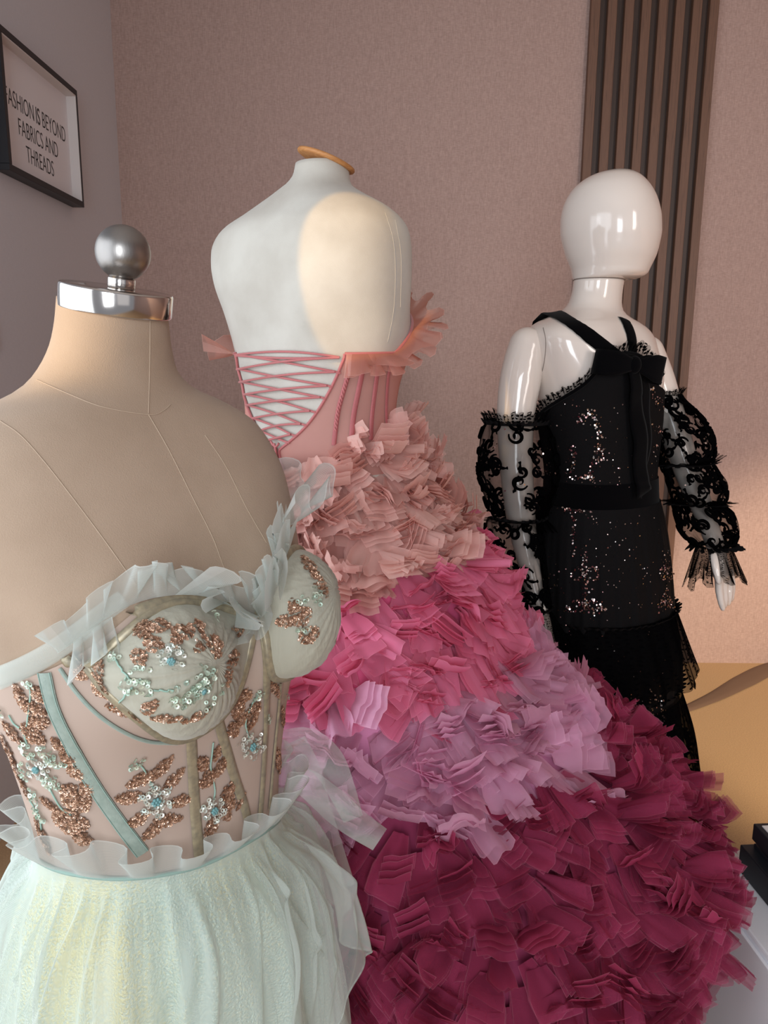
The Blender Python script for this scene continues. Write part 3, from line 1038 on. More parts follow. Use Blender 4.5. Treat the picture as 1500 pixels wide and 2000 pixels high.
def petal_shape(rnd, nu=8, nv=5):
    """unit petal: x side, y along, z out; three plies"""
    vs, fs, uvs = [], [], []
    kf = rnd.choice((.5, .8, 1.0, 1.4)); ph = rnd.uniform(0, 6.28); amp = rnd.uniform(.05, .17)
    curl = rnd.uniform(-.25, .55); sl = rnd.uniform(-.25, .25); tw = rnd.uniform(-.5, .5); pinch = rnd.uniform(.35, .75)
    corner = rnd.choice((0, 0, 1, -1)) * rnd.uniform(.15, .5)
    roll = rnd.choice((0, 0, 0, 1)) * rnd.uniform(.4, 1.0)
    cr = [(rnd.uniform(-.4, .4), rnd.uniform(.05, .12), rnd.uniform(-.5, .7)) for _ in range(2)]
    stack = rnd.random() < .4
    if stack:
        amp *= .35; corner *= .4
        cr = [(c0, cw, ca * .25) for c0, cw, ca in cr]
    for ply in range(4 if stack else 3):
        if stack: dx, da, dl = ply * rnd.uniform(-.05, .05), ply * rnd.uniform(-.07, .07), 1 - ply * rnd.uniform(.09, .15)
        else: dx, da, dl = ply * rnd.uniform(-.16, .16), ply * rnd.uniform(-.20, .20), 1 - ply * rnd.uniform(.04, .16)
        k0 = len(vs)
        for j in range(nv + 1):
            v = j / nv
            for i in range(nu + 1):
                u = i / nu - .5
                w = pinch + (1 - pinch) * min(1, v * 1.6)
                x = u * w + dx * v
                y = v * dl * (1 + sl * u * v) - abs(u) * .05 * v
                A = amp * (.35 + .65 * v)
                z = A * sin(2 * pi * kf * (u + .5) * 1.0 + ph + ply * .5) + curl * (-.18 * v + .5 * v * v) * .6 + (ply * .09 * v if stack else -ply * .05 * (1 + v))
                z += corner * max(0, u * (1 if corner > 0 else -1)) * v * v * 1.2
                z += tw * u * v * .5
                for c0, cw, ca in cr: z += ca * max(0, 1 - abs(u - c0 * (.4 + .6 * v)) / cw) * (.25 + .5 * v) * .55
                z += roll * max(0, v - .55) ** 2 * 3.2; y -= roll * max(0, v - .6) ** 2 * 1.6
                x, y = x * cos(da * v) - y * sin(da * v) * .5, y * cos(da * v) + x * sin(da * v) * .5
                vs.append(Vector((x, y, z))); uvs.append((i / nu, v * 1.2))
        for j in range(nv):
            for i in range(nu):
                a = k0 + j * (nu + 1) + i
                fs.append((a, a + 1, a + nu + 2, a + nu + 1))
    return vs, fs, uvs


prn = random.Random(21)
SHAPES = [petal_shape(prn) for _ in range(40)]
petals = []     # tier, shape, matrix, score
z = 1.262
while z > .10:
    c = SKF.pt(z, 0); d_ = SKF.pt(z, pi)
    t0 = tier_of(z, pi / 2)
    step = (.023, .026, .026, .024)[t0]
    rad = (SKF.pt(z, 0) - SKF.pt(z, pi)).length / 2
    n = int(2 * pi * rad / (.024, .029, .029, .027)[t0])
    for k in range(n):
        ph = 2 * pi * (k + prn.random()) / n
        if pi * 1.18 < ph < pi * 1.82:      # the unseen far side keeps a sparser cover
            if prn.random() < .55: continue
        zz = z + prn.uniform(-.013, .013)
        if zz > 1.27: zz = 1.27
        p = SKF.pt(zz, ph); nn = SKF.nrm(zz, ph)
        t = tier_of(zz, ph)
        if zz > 1.212 + .055 * cos(ph): continue
        if zz > 1.235 and -0.2 < sin(ph) and cos(ph) < .3 and prn.random() < .5: continue
        down = (Vector((0, 0, -1)) - nn * (-nn.z)).normalized()
        side = down.cross(nn)
        rot = prn.gauss(0, (.3, .2, .32, .24)[t]) + 1.3 * noise.noise(p * 9.0)
        fl = radians(prn.uniform(*((6, 44), (2, 26), (6, 40), (2, 28))[t]))
        if prn.random() < .16: fl = radians(prn.uniform(35, 70))
        if t == 0 and zz > 1.21 and prn.random() < .55: rot = prn.uniform(-2.8, 2.8); fl = radians(prn.uniform(35, 80))
        dr = (down * cos(rot) + side * sin(rot))
        y = (dr * cos(fl) + nn * sin(fl)).normalized()
        x = nn.cross(y).normalized() * -1
        zv = x.cross(y).normalized()
        if zv.dot(nn) < 0: x, zv = -x, -zv
        ln = (.076, .090, .086, .078)[t] * prn.uniform(.75, 1.25)
        wd = (.052, .058, .058, .046)[t] * prn.uniform(.7, 1.25)
        if zz < .25: fl *= .5
        R3 = Matrix((x * wd, y * ln, zv * (.062, .048, .062, .050)[t] * prn.uniform(.7, 1.25))).transposed().to_4x4()
        R3.translation = p + nn * (prn.uniform(-.004, .008) + (.019, .014, .022, .020)[t] * noise.noise(p * 13.0 + Vector((3, 1, 7))))
        mid = p + y * ln * .6
        tip = p + y * ln
        if max(mid.x, tip.x, p.x) > PX0 - .03 and min(mid.z, tip.z) < PZ + .03 and mid.y < PY1 + .03: continue
        px, py, dd = proj(mid)
        vis = 20 < px < 1490 and 0 < py < 1990 and (EYE - p).normalized().dot(nn) > .1 and px > 575 + max(0, (py - 1500)) * .27
        petals.append((t, prn.randrange(40), R3, (wd * ln) / dd ** 2 if vis else 0))
    z -= step
PET_ME = {}
for t in range(4):
    lst = [q for q in petals if q[0] == t]
    lst.sort(key=lambda q: -q[3])
    single = [q for q in lst[:75] if q[3] > 0]
    for _, si, R3, _s in single:
        if (t, si) not in PET_ME:
            o = MB().add(*SHAPES[si]).build('tulle_petal', M_pet[t], None)
            PET_ME[(t, si)] = o.data
            bpy.data.objects.remove(o)
        o = bpy.data.objects.new('tulle_petal', PET_ME[(t, si)])
        COL.objects.link(o)
        o.parent = tiers[t]
        R3 = R3.copy(); R3.translation -= parent_origin(tiers[t])
        o.matrix_local = R3
    m = MB()
    for _, si, R3, _s in lst[len(single):]:
        vs, fs, uvs = SHAPES[si]
        m.add([R3 @ v for v in vs], fs, uvs)
    m.build('small_tulle_petals', M_pet[t], tiers[t], kind='stuff')
print('PETALS', len(petals))
# ------------------------------------------------------------------ black lace gown on the mannequin
M_bk = principled('black_lace_lining', srgb(10, 9, 11), 0.85, bump=0.4, bump_scale=160, spec=.15)
M_vel = principled('black_velvet', srgb(4, 4, 6), 0.95, sheen=0.04, spec=0.05)
M_net = tulle('black_dotted_net', srgb(8, 8, 10), .5, trans=.2, weave=700, vary=.0, dots=(1.0, .20, 46, 16))
M_net2 = tulle('black_sheer_sleeve_net', srgb(6, 5, 6), .36, trans=.2, weave=900, vary=.0)
M_scroll = principled('black_lace_cord', srgb(3, 3, 4), .95, spec=.02)
bg = empty('lace_gown', (.58, MY, .05), 'black halter lace gown with velvet bow, belt, sheer puffed sleeves and scattered sequins', 'gown')


def zpx(y, Y=MY):
    return at(1170, y, Y).z


# bodice, with neckline traced on the torso
nl = []
for x, y in path([(1050, 830, 0), (1068, 800, 0), (1100, 778, 0), (1140, 748, 0), (1165, 722, 0), (1190, 700, 0), (1215, 692, 0), (1245, 700, 0), (1268, 722, 0), (1285, 752, 0)], 40) and [(q.x, q.y) for q in path([(1050, 830, 0), (1068, 800, 0), (1100, 778, 0), (1140, 748, 0), (1165, 722, 0), (1190, 700, 0), (1215, 692, 0), (1245, 700, 0), (1268, 722, 0), (1285, 752, 0)], 40)]:
    h = hit(mn_bvh, x, y)
    if h: nl.append((MN.inv(h[0]) % (2 * pi), h[0].z))
nl.sort()


def neck_z(ph):
    ph %= 2 * pi
    if ph < nl[0][0]: return nl[0][1] + (nl[0][0] - ph) * -.06
    if ph > nl[-1][0]:
        return max(nl[-1][1] - .02, nl[-1][1] - (ph - nl[-1][0]) * .06) if ph < pi * 1.5 else nl[0][1] - .02
    for (a, za), (b, zb_) in zip(nl, nl[1:]):
        if ph <= b: return za + (zb_ - za) * (ph - a) / max(1e-9, b - a)
    return nl[-1][1]


zbelt0, zbelt1 = zpx(989), zpx(930)
zw = zpx(960)
rows = []
for i in range(31):
    v = i / 30
    rows.append([MN.at(zw + (neck_z(2 * pi * k / 96) - zw) * v, 2 * pi * k / 96, .006) for k in range(96)])
bo = MB().grid(rows, True)
bo.build('bodice', M_bk, bg)
# belt
bl = []
for i in range(9):
    v = i / 8
    bl.append([MN.at(zbelt0 + (zbelt1 - zbelt0) * v, 2 * pi * k / 96, .0085 + .002 * sin(pi * v)) for k in range(96)])
MB().grid(bl, True).build('belt', M_vel, bg)


# skirts
def wavy_skirt(rows_px, Y, ang, off, amp, folds, rnd, nz=26, n=240, hem=0.0, hemf=9):
    F_ = Form(fit(rows_px, Y, ang), ang)
    z1, z0 = F_.tab[0][0], F_.tab[-1][0]
    ph0 = [rnd.uniform(0, 6.28) for _ in range(4)]
    out, uv = [], []
    for i in range(nz + 1):
        v = i / nz
        row = []
        for k in range(n):
            ph = 2 * pi * k / n
            zb_ = z0 + hem * (sin(hemf * ph + ph0[0]) * .6 + .4 * sin(2.7 * hemf * ph + ph0[1]))
            z = z1 + (zb_ - z1) * v
            zc = max(z0, min(z1, z))
            w = amp * v ** .7 * (sin(folds * ph + ph0[2] + 1.2 * sin(3 * ph)) + .5 * sin(folds * 2.3 * ph + ph0[3]))
            p = F_.pt(zc, ph) + F_.nrm(zc, ph) * (off + w)
            p.z = z
            row.append(p); uv.append((k / n, v))
        out.append(row)
    m = MB(); m.grid(out, True, uvs=uv)
    return m, F_


br = random.Random(5)
hip, HIPF = wavy_skirt([(975, 1062, 1286, .74, 2.1), (1010, 1054, 1294, .76, 2.1), (1060, 1048, 1302, .76, 2.1), (1120, 1045, 1308, .76, 2.1), (1196, 1043, 1313, .76, 2.1)], MY, MA, .010, .0025, 22, br)
hip.build('upper_skirt', M_bk, bg)
mid, MIDF = wavy_skirt([(1185, 1046, 1312, .78, 2.1), (1215, 1040, 1319, .78, 2.1), (1270, 1034, 1326, .8, 2.1), (1330, 1032, 1326, .8, 2.1)], MY, MA, .008, .004, 19, br, hem=.008)
mid.build('middle_flounce', M_bk, bg)
low, LOWF = wavy_skirt([(1290, 1040, 1318, .8, 2.1), (1400, 1030, 1328, .8, 2.1), (1480, 1024, 1338, .82, 2.1), (1560, 1018, 1346, .84, 2.1), (1660, 1008, 1358, .86, 2.1)], MY, MA, .0, .006, 17, br, hem=.01, nz=40)
low.build('lower_flounce', M_bk, bg)
o1, _ = wavy_skirt([(1180, 1044, 1313, .8, 2.1), (1215, 1038, 1324, .8, 2.1), (1260, 1026, 1337, .84, 2.1), (1305, 1016, 1352, .86, 2.1)], MY, MA, .009, .007, 13, br, hem=.016, hemf=7)
o1.build('net_overlay', M_net, bg)
o2, _ = wavy_skirt([(1340, 1034, 1324, .82, 2.1), (1420, 1020, 1345, .84, 2.1), (1500, 1010, 1354, .86, 2.1), (1585, 1000, 1364, .88, 2.1)], MY, MA, .009, .007, 15, br, hem=.012, hemf=8)
o2.build('net_overlay', M_net, bg)
# gathered seam ruffle at the tier joins
for F_, y, fo in ((MIDF, 1190, 60), (LOWF, 1330, 50), (LOWF, 1445, 50)):
    z = zpx(y)
    B_, O_, U_ = [], [], []
    for k in range(60):
        ph = 2 * pi * k / 59
        zc = min(max(z, F_.tab[-1][0]), F_.tab[0][0])
        B_.append(F_.at(zc, ph, .008)); O_.append(F_.nrm(zc, ph)); U_.append(Vector((0, 0, .7)) + F_.nrm(zc, ph) * .6)
    ruffle(B_, O_, U_, .016, fo, .005, br, nv=4, sub=6).build('seam_ruffle', M_bk, bg)


# straps of velvet over the shoulders
def ribbon_px(bvh, pl, w, name, mat, parent, off=.003, thick=.0022, n=24, tail=None):
    P, Q = on(bvh, pl, n, off)
    if tail: P = P + tail; Q = Q + [Q[-1]] * len(tail)
    return MB().strip(P, Q, w, thick).build(name, mat, parent)


sh = MN.pt(zpx(615), pi * .98)


def strap(pl, back):
    P, Q = on(mn_bvh, pl, 26, .003)
    e = Q[-1]
    for d, n2 in back:
        P.append(P[-1] + Vector(d)); Q.append((e * .4 + Vector(n2)).normalized())
    return MB().strip(P, Q, .036, .0025).build('shoulder_strap', M_vel, bg)


strap([(1228, 712), (1195, 690), (1165, 668), (1135, 645), (1110, 628), (1090, 616), (1078, 612)], [((-.012, .03, .001), (0, .5, 1)), ((-.012, .04, -.02), (0, 1, .5)), ((-.006, .02, -.05), (0, 1, 0))])
strap([(1234, 708), (1234, 680), (1231, 655), (1224, 636), (1219, 626)], [((-.004, .03, .006), (0, .5, 1)), ((-.006, .04, -.015), (0, 1, .5)), ((0, .02, -.05), (0, 1, 0))])

# bow: knot, two loops, two tails
kn, kq = hit(bvh_of(bo), 1222, 716, .016)
right = Vector((.93, .36, 0)).normalized(); upv = Vector((0, 0, 1))
fwd = MN.Fw


def bow_loop(sgn, ln, drop, tilt, h0=.020, h1=.026):
    m = MB()
    prof = []
    for t in range(25):
        a = t / 24
        if a < .5: d = a * 2; o_ = .011 * sin(pi * d * .9) + .004
        else: d = 2 - a * 2; o_ = -.010 * sin(pi * d * .9) - .002
        prof.append((d, o_))
    rows = []
    for v in range(7):
        q = v / 3 - 1
        row = []
        for d, o_ in prof:
            hh = h0 * .55 + (h1 - h0 * .55) * min(1, d * 1.8)
            pos = kn + right * (sgn * d * ln * (1 + .06 * q * sgn)) + upv * (q * hh + drop * d + tilt * d * d) + fwd * (o_ + .006 - .012 * d)
            row.append(pos)
        rows.append(row)
    m.grid(rows)
    o = m.build('bow_loop', M_vel, bg)
    md = o.modifiers.new('t', 'SOLIDIFY'); md.thickness = .0016
    return o


bow_loop(-1, .094, .004, .004, .020, .028)
bow_loop(1, .100, -.012, -.004, .020, .032)
kb = MB(); ball(kb, kn + fwd * .008, .020, 14, (.85, .7, 1.05))
kb.build('bow_knot', M_vel, bg)
bb = bvh_of(bo, MB().grid(bl, True))
for pl, w, sw_, off in (([(1226, 722), (1232, 770), (1238, 830), (1241, 880), (1244, 925), (1247, 958)], [.040, .044, .048, .050, .052, .054], .0, .016), ([(1240, 722), (1252, 760), (1256, 820), (1252, 880), (1246, 935), (1240, 972)], [.036, .040, .042, .044, .04, .016], 0, .010)):
    P, Q = on(bb, pl, 40, off)
    P = [p + Q[i] * (.004 * sin(i * .35)) for i, p in enumerate(P)]
    W_ = [w[min(len(w) - 1, int(i / (len(P) - 1) * (len(w) - 1)))] for i in range(len(P))]
    W_ = [q.y for q in path([(i, a, 0) for i, a in enumerate(w)], len(P))]
    m = MB().strip(P, Q, W_, .0012)
    # cut the end on a slant
    n7 = 7
    for k in range(7): m.v[(len(P) - 1) * n7 + k].z -= (k / 6) * .016 * (1 if off > .012 else -1)
    o = m.build('bow_tail', M_vel, bg)
    md = o.modifiers.new('t', 'SOLIDIFY'); md.thickness = .0012

# neckline ruffle of dotted net with a dark cord
B_, O_, U_ = [], [], []
for px_, py_ in [(q.x, q.y) for q in path([(1050, 822, 0), (1068, 800, 0), (1100, 778, 0), (1140, 750, 0), (1165, 724, 0), (1185, 702, 0), (1215, 692, 0), (1245, 698, 0), (1268, 718, 0), (1284, 748, 0)], 40)]:
    h = hit(mn_bvh, px_, py_, .009)
    if h: B_.append(h[0]); O_.append(h[1]); U_.append(Vector((-.12, 0, 1)) + h[1] * .35)
M_net3 = tulle('black_dotted_trim', srgb(12, 12, 14), .38, trans=.2, weave=300, vary=.0, dots=(1.0, .30, 50, 3))
ruffle(B_, O_, U_, .024, 34, .006, br, nv=6).build('neck_ruffle', M_net3, bg)
MB().tube(B_, .0045, 8).build('neck_cord', M_vel, bg)


# sleeves
def sleeve(rows_px, Ys, n=96, nz=60, amp=.004, folds=11, rnd=br):
    tab = []
    for (y, xl, xr), Y in zip(rows_px, Ys):
        tab += fit([(y, xl, xr, .9, 2.0)], Y, 0.0)
    F_ = Form(tab, 0.0)
    z1, z0 = tab[0][0], tab[-1][0]
    out = []
    for i in range(nz + 1):
        z = z1 + (z0 - z1) * i / nz
        row = []
        for k in range(n):
            ph = 2 * pi * k / n
            w = amp * (sin(folds * ph + 2 * noise.noise(Vector((ph, z * 20, 0)))) * .6 + noise.noise(Vector((cos(ph) * 3, sin(ph) * 3, z * 26))))
            row.append(F_.pt(z, ph) + F_.nrm(z, ph) * w)
        out.append(row)
    return F_, MB().grid(out, True), z0, z1


def scrolls(F_, z0, z1, count, rnd, r=.0019, size=(.010, .022), pmin=0.0, pmax=2 * pi):
    m = MB(); starts = []
    for _ in range(count):
        z = rnd.uniform(z0, z1); ph = rnd.uniform(pmin, pmax)
        R_ = rnd.uniform(*size); sg = rnd.choice((-1, 1)); a0 = rnd.uniform(0, 6.28)
        pts, rs = [], []
        rad = (F_.pt(z, 0) - F_.pt(z, pi)).length / 2
        for i in range(26):
            t = i / 25
            a = a0 + sg * t * 7.5
            q = R_ * (1 - .82 * t)
            zz = z + q * sin(a); pp = ph + q * cos(a) / rad
            if zz > z1 - .002 or zz < z0 + .002: continue
            pts.append(F_.at(zz, pp, .0035)); rs.append(r * (.45 + 1.1 * sin(pi * min(1, t * 1.1 + .05)) ** 1.0))
        if len(pts) > 5: m.tube(pts, rs, 5, cap=False)
        # stem with leaf blobs
        pts, rs = [], []
        for i in range(18):
            t = i / 17
            a = a0 + pi * .6
            zz = z + R_ * 2.2 * (t - .2) * sin(a) + .004 * sin(t * 7); pp = ph + (R_ * 2.2 * (t - .2) * cos(a) + .006 * sin(t * 5)) / rad
            if zz > z1 - .002 or zz < z0 + .002: continue
            pts.append(F_.at(zz, pp, .0035)); rs.append(r * (.5 + .9 * abs(sin(t * 11))))
        if len(pts) > 5: m.tube(pts, rs, 5, cap=False)
    return m


SL1 = [(820, 952, 1058), (836, 945, 1072), (868, 937, 1082), (910, 934, 1088), (950, 940, 1084), (985, 952, 1074), (1008, 958, 1066), (1022, 950, 1056), (1045, 948, 1058), (1080, 966, 1060), (1120, 985, 1064), (1165, 1008, 1070), (1195, 1030, 1074)]
S1, sm, z0, z1 = sleeve(SL1, [1.90] * 5 + [1.89] * 4 + [1.87, 1.86, 1.85, 1.84])
so = sm.build('sleeve', M_net2, bg)
scrolls(S1, z0, z1, 135, br, .0030).build('lace_scrolls', M_scroll, so, kind='stuff')
SL2 = [(770, 1278, 1325), (785, 1280, 1336), (812, 1285, 1366), (850, 1288, 1389), (880, 1290, 1392), (900, 1292, 1386), (915, 1296, 1394), (945, 1304, 1412), (968, 1310, 1414), (985, 1316, 1410), (1005, 1322, 1428), (1035, 1330, 1436), (1058, 1350, 1430), (1066, 1366, 1424)]
S2, sm2, z02, z12 = sleeve(SL2, [2.05, 2.05, 2.05, 2.04, 2.03, 2.02, 2.02, 2.0, 1.99, 1.98, 1.96, 1.94, 1.925, 1.92], amp=.007, folds=7)
so2 = sm2.build('sleeve', M_net2, bg)
scrolls(S2, z02, z12, 160, br, .0030).build('lace_scrolls', M_scroll, so2, kind='stuff')


def ring_ruffle(F_, z, height, folds, amp, mat, name, up, parent, off=.003, out=.5):
    B_, O_, U_ = [], [], []
    for k in range(60):
        ph = 2 * pi * k / 59
        B_.append(F_.at(z, ph, off)); nn = F_.nrm(z, ph); O_.append(nn); U_.append(Vector((0, 0, up)) + nn * out)
    return ruffle(B_, O_, U_, height, folds, amp, br, nv=6, sub=7).build(name, mat, parent)


ring_ruffle(S1, z1 - .004, .020, 26, .006, M_net3, 'sleeve_ruffle', 1, so, out=.35)
ring_ruffle(S1, z1 - .012, .010, 30, .004, M_bk, 'sleeve_band', 1, so, out=.3)
ring_ruffle(S1, zpx(1012, 1.89), .026, 22, .007, M_net2, 'sleeve_ruffle', -.5, so, out=1.1)
ring_ruffle(S1, zpx(1014, 1.89), .010, 24, .004, M_bk, 'sleeve_band', 1, so, out=.3)
ring_ruffle(S1, z0 + .004, .012, 22, .004, M_bk, 'sleeve_band', 1, so, out=.5)
ring_ruffle(S1, z0 + .004, .115, 9, .016, M_net, 'cuff_flounce', -1, so, out=.16)
for yy, YY in ((902, 2.02), (980, 1.98)):
    ring_ruffle(S2, zpx(yy, YY), .024, 18, .008, M_net2, 'sleeve_ruffle', .4, so2, out=1.0)
    ring_ruffle(S2, zpx(yy, YY), .014, 18, .006, M_bk, 'sleeve_band', -.2, so2, out=.8)
ring_ruffle(S2, z12 - .004, .016, 18, .006, M_net3, 'sleeve_ruffle', 1, so2, out=.6)
ring_ruffle(S2, z02 + .002, .022, 20, .008, M_bk, 'sleeve_band', .6, so2, out=.7)
ring_ruffle(S2, z02 + .002, .078, 9, .013, M_net, 'cuff_flounce', -1, so2, out=.62)

# sequins: small faceted discs following scroll motifs
M_seqk, nt, out = new_mat('bronze_sequin')
p_ = N(nt, 'ShaderNodeBsdfPrincipled'); p_.inputs['Metallic'].default_value = 1; p_.inputs['Roughness'].default_value = .22
ge = N(nt, 'ShaderNodeNewGeometry')
nt.links.new(ramp(nt, ge.outputs['Random Per Island'], [(0, srgb(130, 120, 116)), (.4, srgb(214, 204, 198)), (.7, srgb(212, 158, 158)), (1, srgb(248, 246, 244))]), p_.inputs['Base Color'])
nt.links.new(p_.outputs[0], out.inputs[0])
gall = bvh_of(bo, hip, mid, low)
sq = MB()


def disc(m, c, n, r, k=6):
    u = n.orthogonal().normalized(); v = n.cross(u)
    vs = [c + u * (r * cos(2 * pi * i / k)) + v * (r * sin(2 * pi * i / k)) for i in range(k)]
    m.add(vs, [tuple(range(k))])


def seq_at(x, y, sc=1.0):
    h = hit(gall, x, y, .003)
    if not h: return
    n = (h[1] + Vector((br.gauss(0, .42), br.gauss(0, .42), br.gauss(0, .42)))).normalized()
    disc(sq, h[0], n, .0021 * sc * br.uniform(.7, 1.3))


def seq_path(pl, n, jit=3.0):
    for q in path([(x, y, 0) for x, y in pl], n):
        for _ in range(2): seq_at(q.x + br.gauss(0, jit), q.y + br.gauss(0, jit))


for cx in (1143, 1300):
    s_ = 1 if cx == 1143 else .45
    seq_path([(cx, 1075), (cx - 2, 1110), (cx, 1150), (cx - 2, 1185)], 34 if s_ == 1 else 22, 3)
    for k in (-1, 1):
        seq_path([(cx, 1120), (cx + k * 14 * s_, 1108), (cx + k * 24 * s_, 1118), (cx + k * 20 * s_, 1132), (cx + k * 8 * s_, 1128)], 14, 2)
        seq_path([(cx, 1185), (cx + k * 14 * s_, 1172), (cx + k * 30 * s_, 1185), (cx + k * 38 * s_, 1190)], 18, 3)
seq_path([(1100, 992), (1150, 996)], 26, 4); seq_path([(1118, 1000), (1122, 1050), (1120, 1085)], 22, 3); seq_path([(1112, 1190), (1180, 1192)], 24, 4)
seq_path([(1150, 800), (1165, 825), (1172, 860), (1158, 900), (1150, 935)], 40, 4); seq_path([(1120, 875), (1118, 905), (1112, 935)], 24, 4)
seq_path([(1165, 870), (1178, 890), (1162, 900)], 18, 4); seq_path([(1130, 825), (1145, 812), (1152, 808)], 14, 3)
seq_path([(1130, 930), (1160, 932)], 14, 4)
seq_path([(1268, 760), (1285, 785), (1292, 800)], 26, 6); seq_path([(1280, 835), (1295, 845), (1300, 862)], 18, 5); seq_path([(1276, 870), (1280, 900)], 12, 4)
seq_path([(1060, 905), (1066, 925)], 12, 6); seq_path([(1085, 1100), (1075, 1130), (1092, 1150)], 10, 12)
seq_path([(1270, 1350), (1288, 1370), (1292, 1400), (1285, 1435)], 36, 5); seq_path([(1276, 1380), (1270, 1410), (1280, 1440)], 18, 4); seq_path([(1210, 1360), (1225, 1375)], 12, 8)
for _ in range(340):
    seq_at(br.uniform(1065, 1310), br.uniform(780, 1195), .7)
for _ in range(120):
    seq_at(br.uniform(1090, 1320), br.uniform(1200, 1480), .7)
sq.build('sequins', M_seqk, bg, False, kind='stuff')
s2 = MB()
for F_, za, zb_, nn_ in ((S1, z0, z1, 60), (S2, z02, z12, 40)):
    for _ in range(nn_):
        z = br.uniform(za, zb_); ph = br.uniform(0, 2 * pi)
        n = (F_.nrm(z, ph) + Vector((br.gauss(0, .4), br.gauss(0, .4), br.gauss(0, .4)))).normalized()
        disc(s2, F_.at(z, ph, .006), n, .0024)
s2.build('sleeve_sequins', M_seqk, bg, False, kind='stuff')
# ------------------------------------------------------------------ mint corset gown on the front form
M_nude = tulle('nude_power_mesh', srgb(206, 184, 170), .80, trans=.15, weave=1400, vary=.0)
M_cupm = principled('gathered_mint_tulle', srgb(170, 167, 151), .75, bump=.9, bump_scale=90, scale=(1.0, 1.0, .12), sheen=.2)
M_msat = principled('mint_satin', srgb(146, 160, 150), .45, noise_amt=.15, noise_scale=160, color2=srgb(132, 148, 138), sheen=.3, bump=.15, bump_scale=700)
M_gsat = principled('pewter_gold_satin', srgb(168, 156, 130), .38, noise_scale=170, color2=srgb(140, 132, 114), metal=.35)
M_mtul = tulle('mint_tulle', srgb(230, 239, 233), .25, trans=.25, weave=420, vary=.02)
M_mruf = tulle('mint_ruffle_tulle', srgb(226, 234, 230), .36, trans=.4, weave=60, vary=.03, hem=(.03, .62, 1.0))
M_mtul2 = tulle('mint_tulle_light', srgb(230, 239, 232), .12, trans=.25, weave=420, vary=.02)
M_thr = principled('aqua_stitching', srgb(142, 168, 158), .7)
gg = empty('mint_gown', (FOX + .04, FOY - .03, .0), 'pale mint bustier gown with copper sequin flowers, boned cups and gold lined tulle skirt', 'gown')


def curve_z(form, bvh, pl, n=60):
    tr = []
    for q in path([(x, y, 0) for x, y in pl], n):
        h = hit(bvh, q.x, q.y)
        if h:
            tr.append(((form.inv(h[0]) + pi / 2) % (2 * pi), h[0].z))      # key: angle from the back... monotone over the front
    tr.sort()

    def f(ph):
        k = (ph + pi / 2) % (2 * pi)
        if k <= tr[0][0] or k >= tr[-1][0]:
            # close round the back
            span = 2 * pi - tr[-1][0] + tr[0][0]
            u = ((k - tr[-1][0]) % (2 * pi)) / span
            return tr[-1][1] + (tr[0][1] - tr[-1][1]) * u
        for (a, za), (b, zb_) in zip(tr, tr[1:]):
            if k <= b: return za + (zb_ - za) * (k - a) / max(1e-9, b - a)
        return tr[-1][1]
    return f


NECK = [(2, 1338), (60, 1312), (110, 1285), (160, 1250), (210, 1212), (260, 1182), (330, 1168), (400, 1170), (450, 1185), (490, 1206), (512, 1212), (530, 1195), (545, 1160), (560, 1120), (572, 1085)]
WAIST = [(52, 1655), (120, 1690), (190, 1704), (250, 1707), (320, 1700), (390, 1683), (450, 1655), (510, 1620), (560, 1582)]
gneck, gwaist = curve_z(FF, ff_bvh, NECK), curve_z(FF, ff_bvh, WAIST)
rows = []
for i in range(41):
    v = i / 40
    row = []
    for k in range(144):
        ph = 2 * pi * k / 144
        z0, z1 = gwaist(ph), gneck(ph)
        row.append(FF.at(z0 + (z1 - z0) * v, ph, .004))
    rows.append(row)
bod = MB().grid(rows, True)
bod.build('bodice', M_nude, gg)
bod_bvh = bvh_of(bod)

# cups: outline traced on the left cup, mirrored to the other side
CUP = [(138, 1296), (170, 1268), (210, 1236), (260, 1204), (320, 1186), (380, 1184), (430, 1190), (470, 1202), (496, 1218), (490, 1255), (476, 1300), (455, 1348), (425, 1392), (385, 1422), (340, 1438), (290, 1432), (240, 1410), (195, 1376), (160, 1336)]
cl = path([(x, y, 0) for x, y in CUP + [CUP[0]]], 73)[:-1]
ol = []
for q in cl:
    h = hit(ff_bvh, q.x, q.y)
    ol.append((FF.inv(h[0]), h[0].z))
hc = hit(ff_bvh, 325, 1310)
cc = (FF.inv(hc[0]), hc[0].z)
cups = []
for mir in (0, 1):
    rows = []
    for j in range(15):
        r = 1 - j / 14 * .985
        row = []
        for k, (ph, z) in enumerate(ol):
            p_, z_ = cc[0] + (ph - cc[0]) * r, cc[1] + (z - cc[1]) * r
            if mir: p_ = pi - cc[0] - .20 + (pi - p_ - (pi - cc[0])) * .86; z_ = cc[1] + .02 + (z_ - cc[1]) * .9
            a = 2 * pi * k / len(ol)
            pl_ = .0022 * sin(a * 26 + 3 * sin(r * 5)) * r * (1 - r) * 3
            row.append(FF.at(z_, p_, .005 + .030 * (1 - r ** 2.2) ** .8 + pl_))
        rows.append(row)
    m = MB().grid(rows, True); m.cap(rows[-1])
    c = m.build('cup', M_cupm, gg)
    fix_normals(c)
    cups.append(m)
    edge = rows[0]
    nr = [(edge[k] - EYE).normalized() * -1 for k in range(len(edge))]
    nrm = [FF.nrm(z, (pi - ph - .2) if mir else ph) for ph, z in ol]
    e = [edge[k] + nrm[k] * .002 for k in range(len(edge))]
    MB().strip(e + [e[0]], nrm + [nrm[0]], .0085, .0028).build('cup_binding', M_gsat, gg)
gall2 = bvh_of(bod, *cups)
gall3 = bvh_of(ff_mb, bod, *cups)


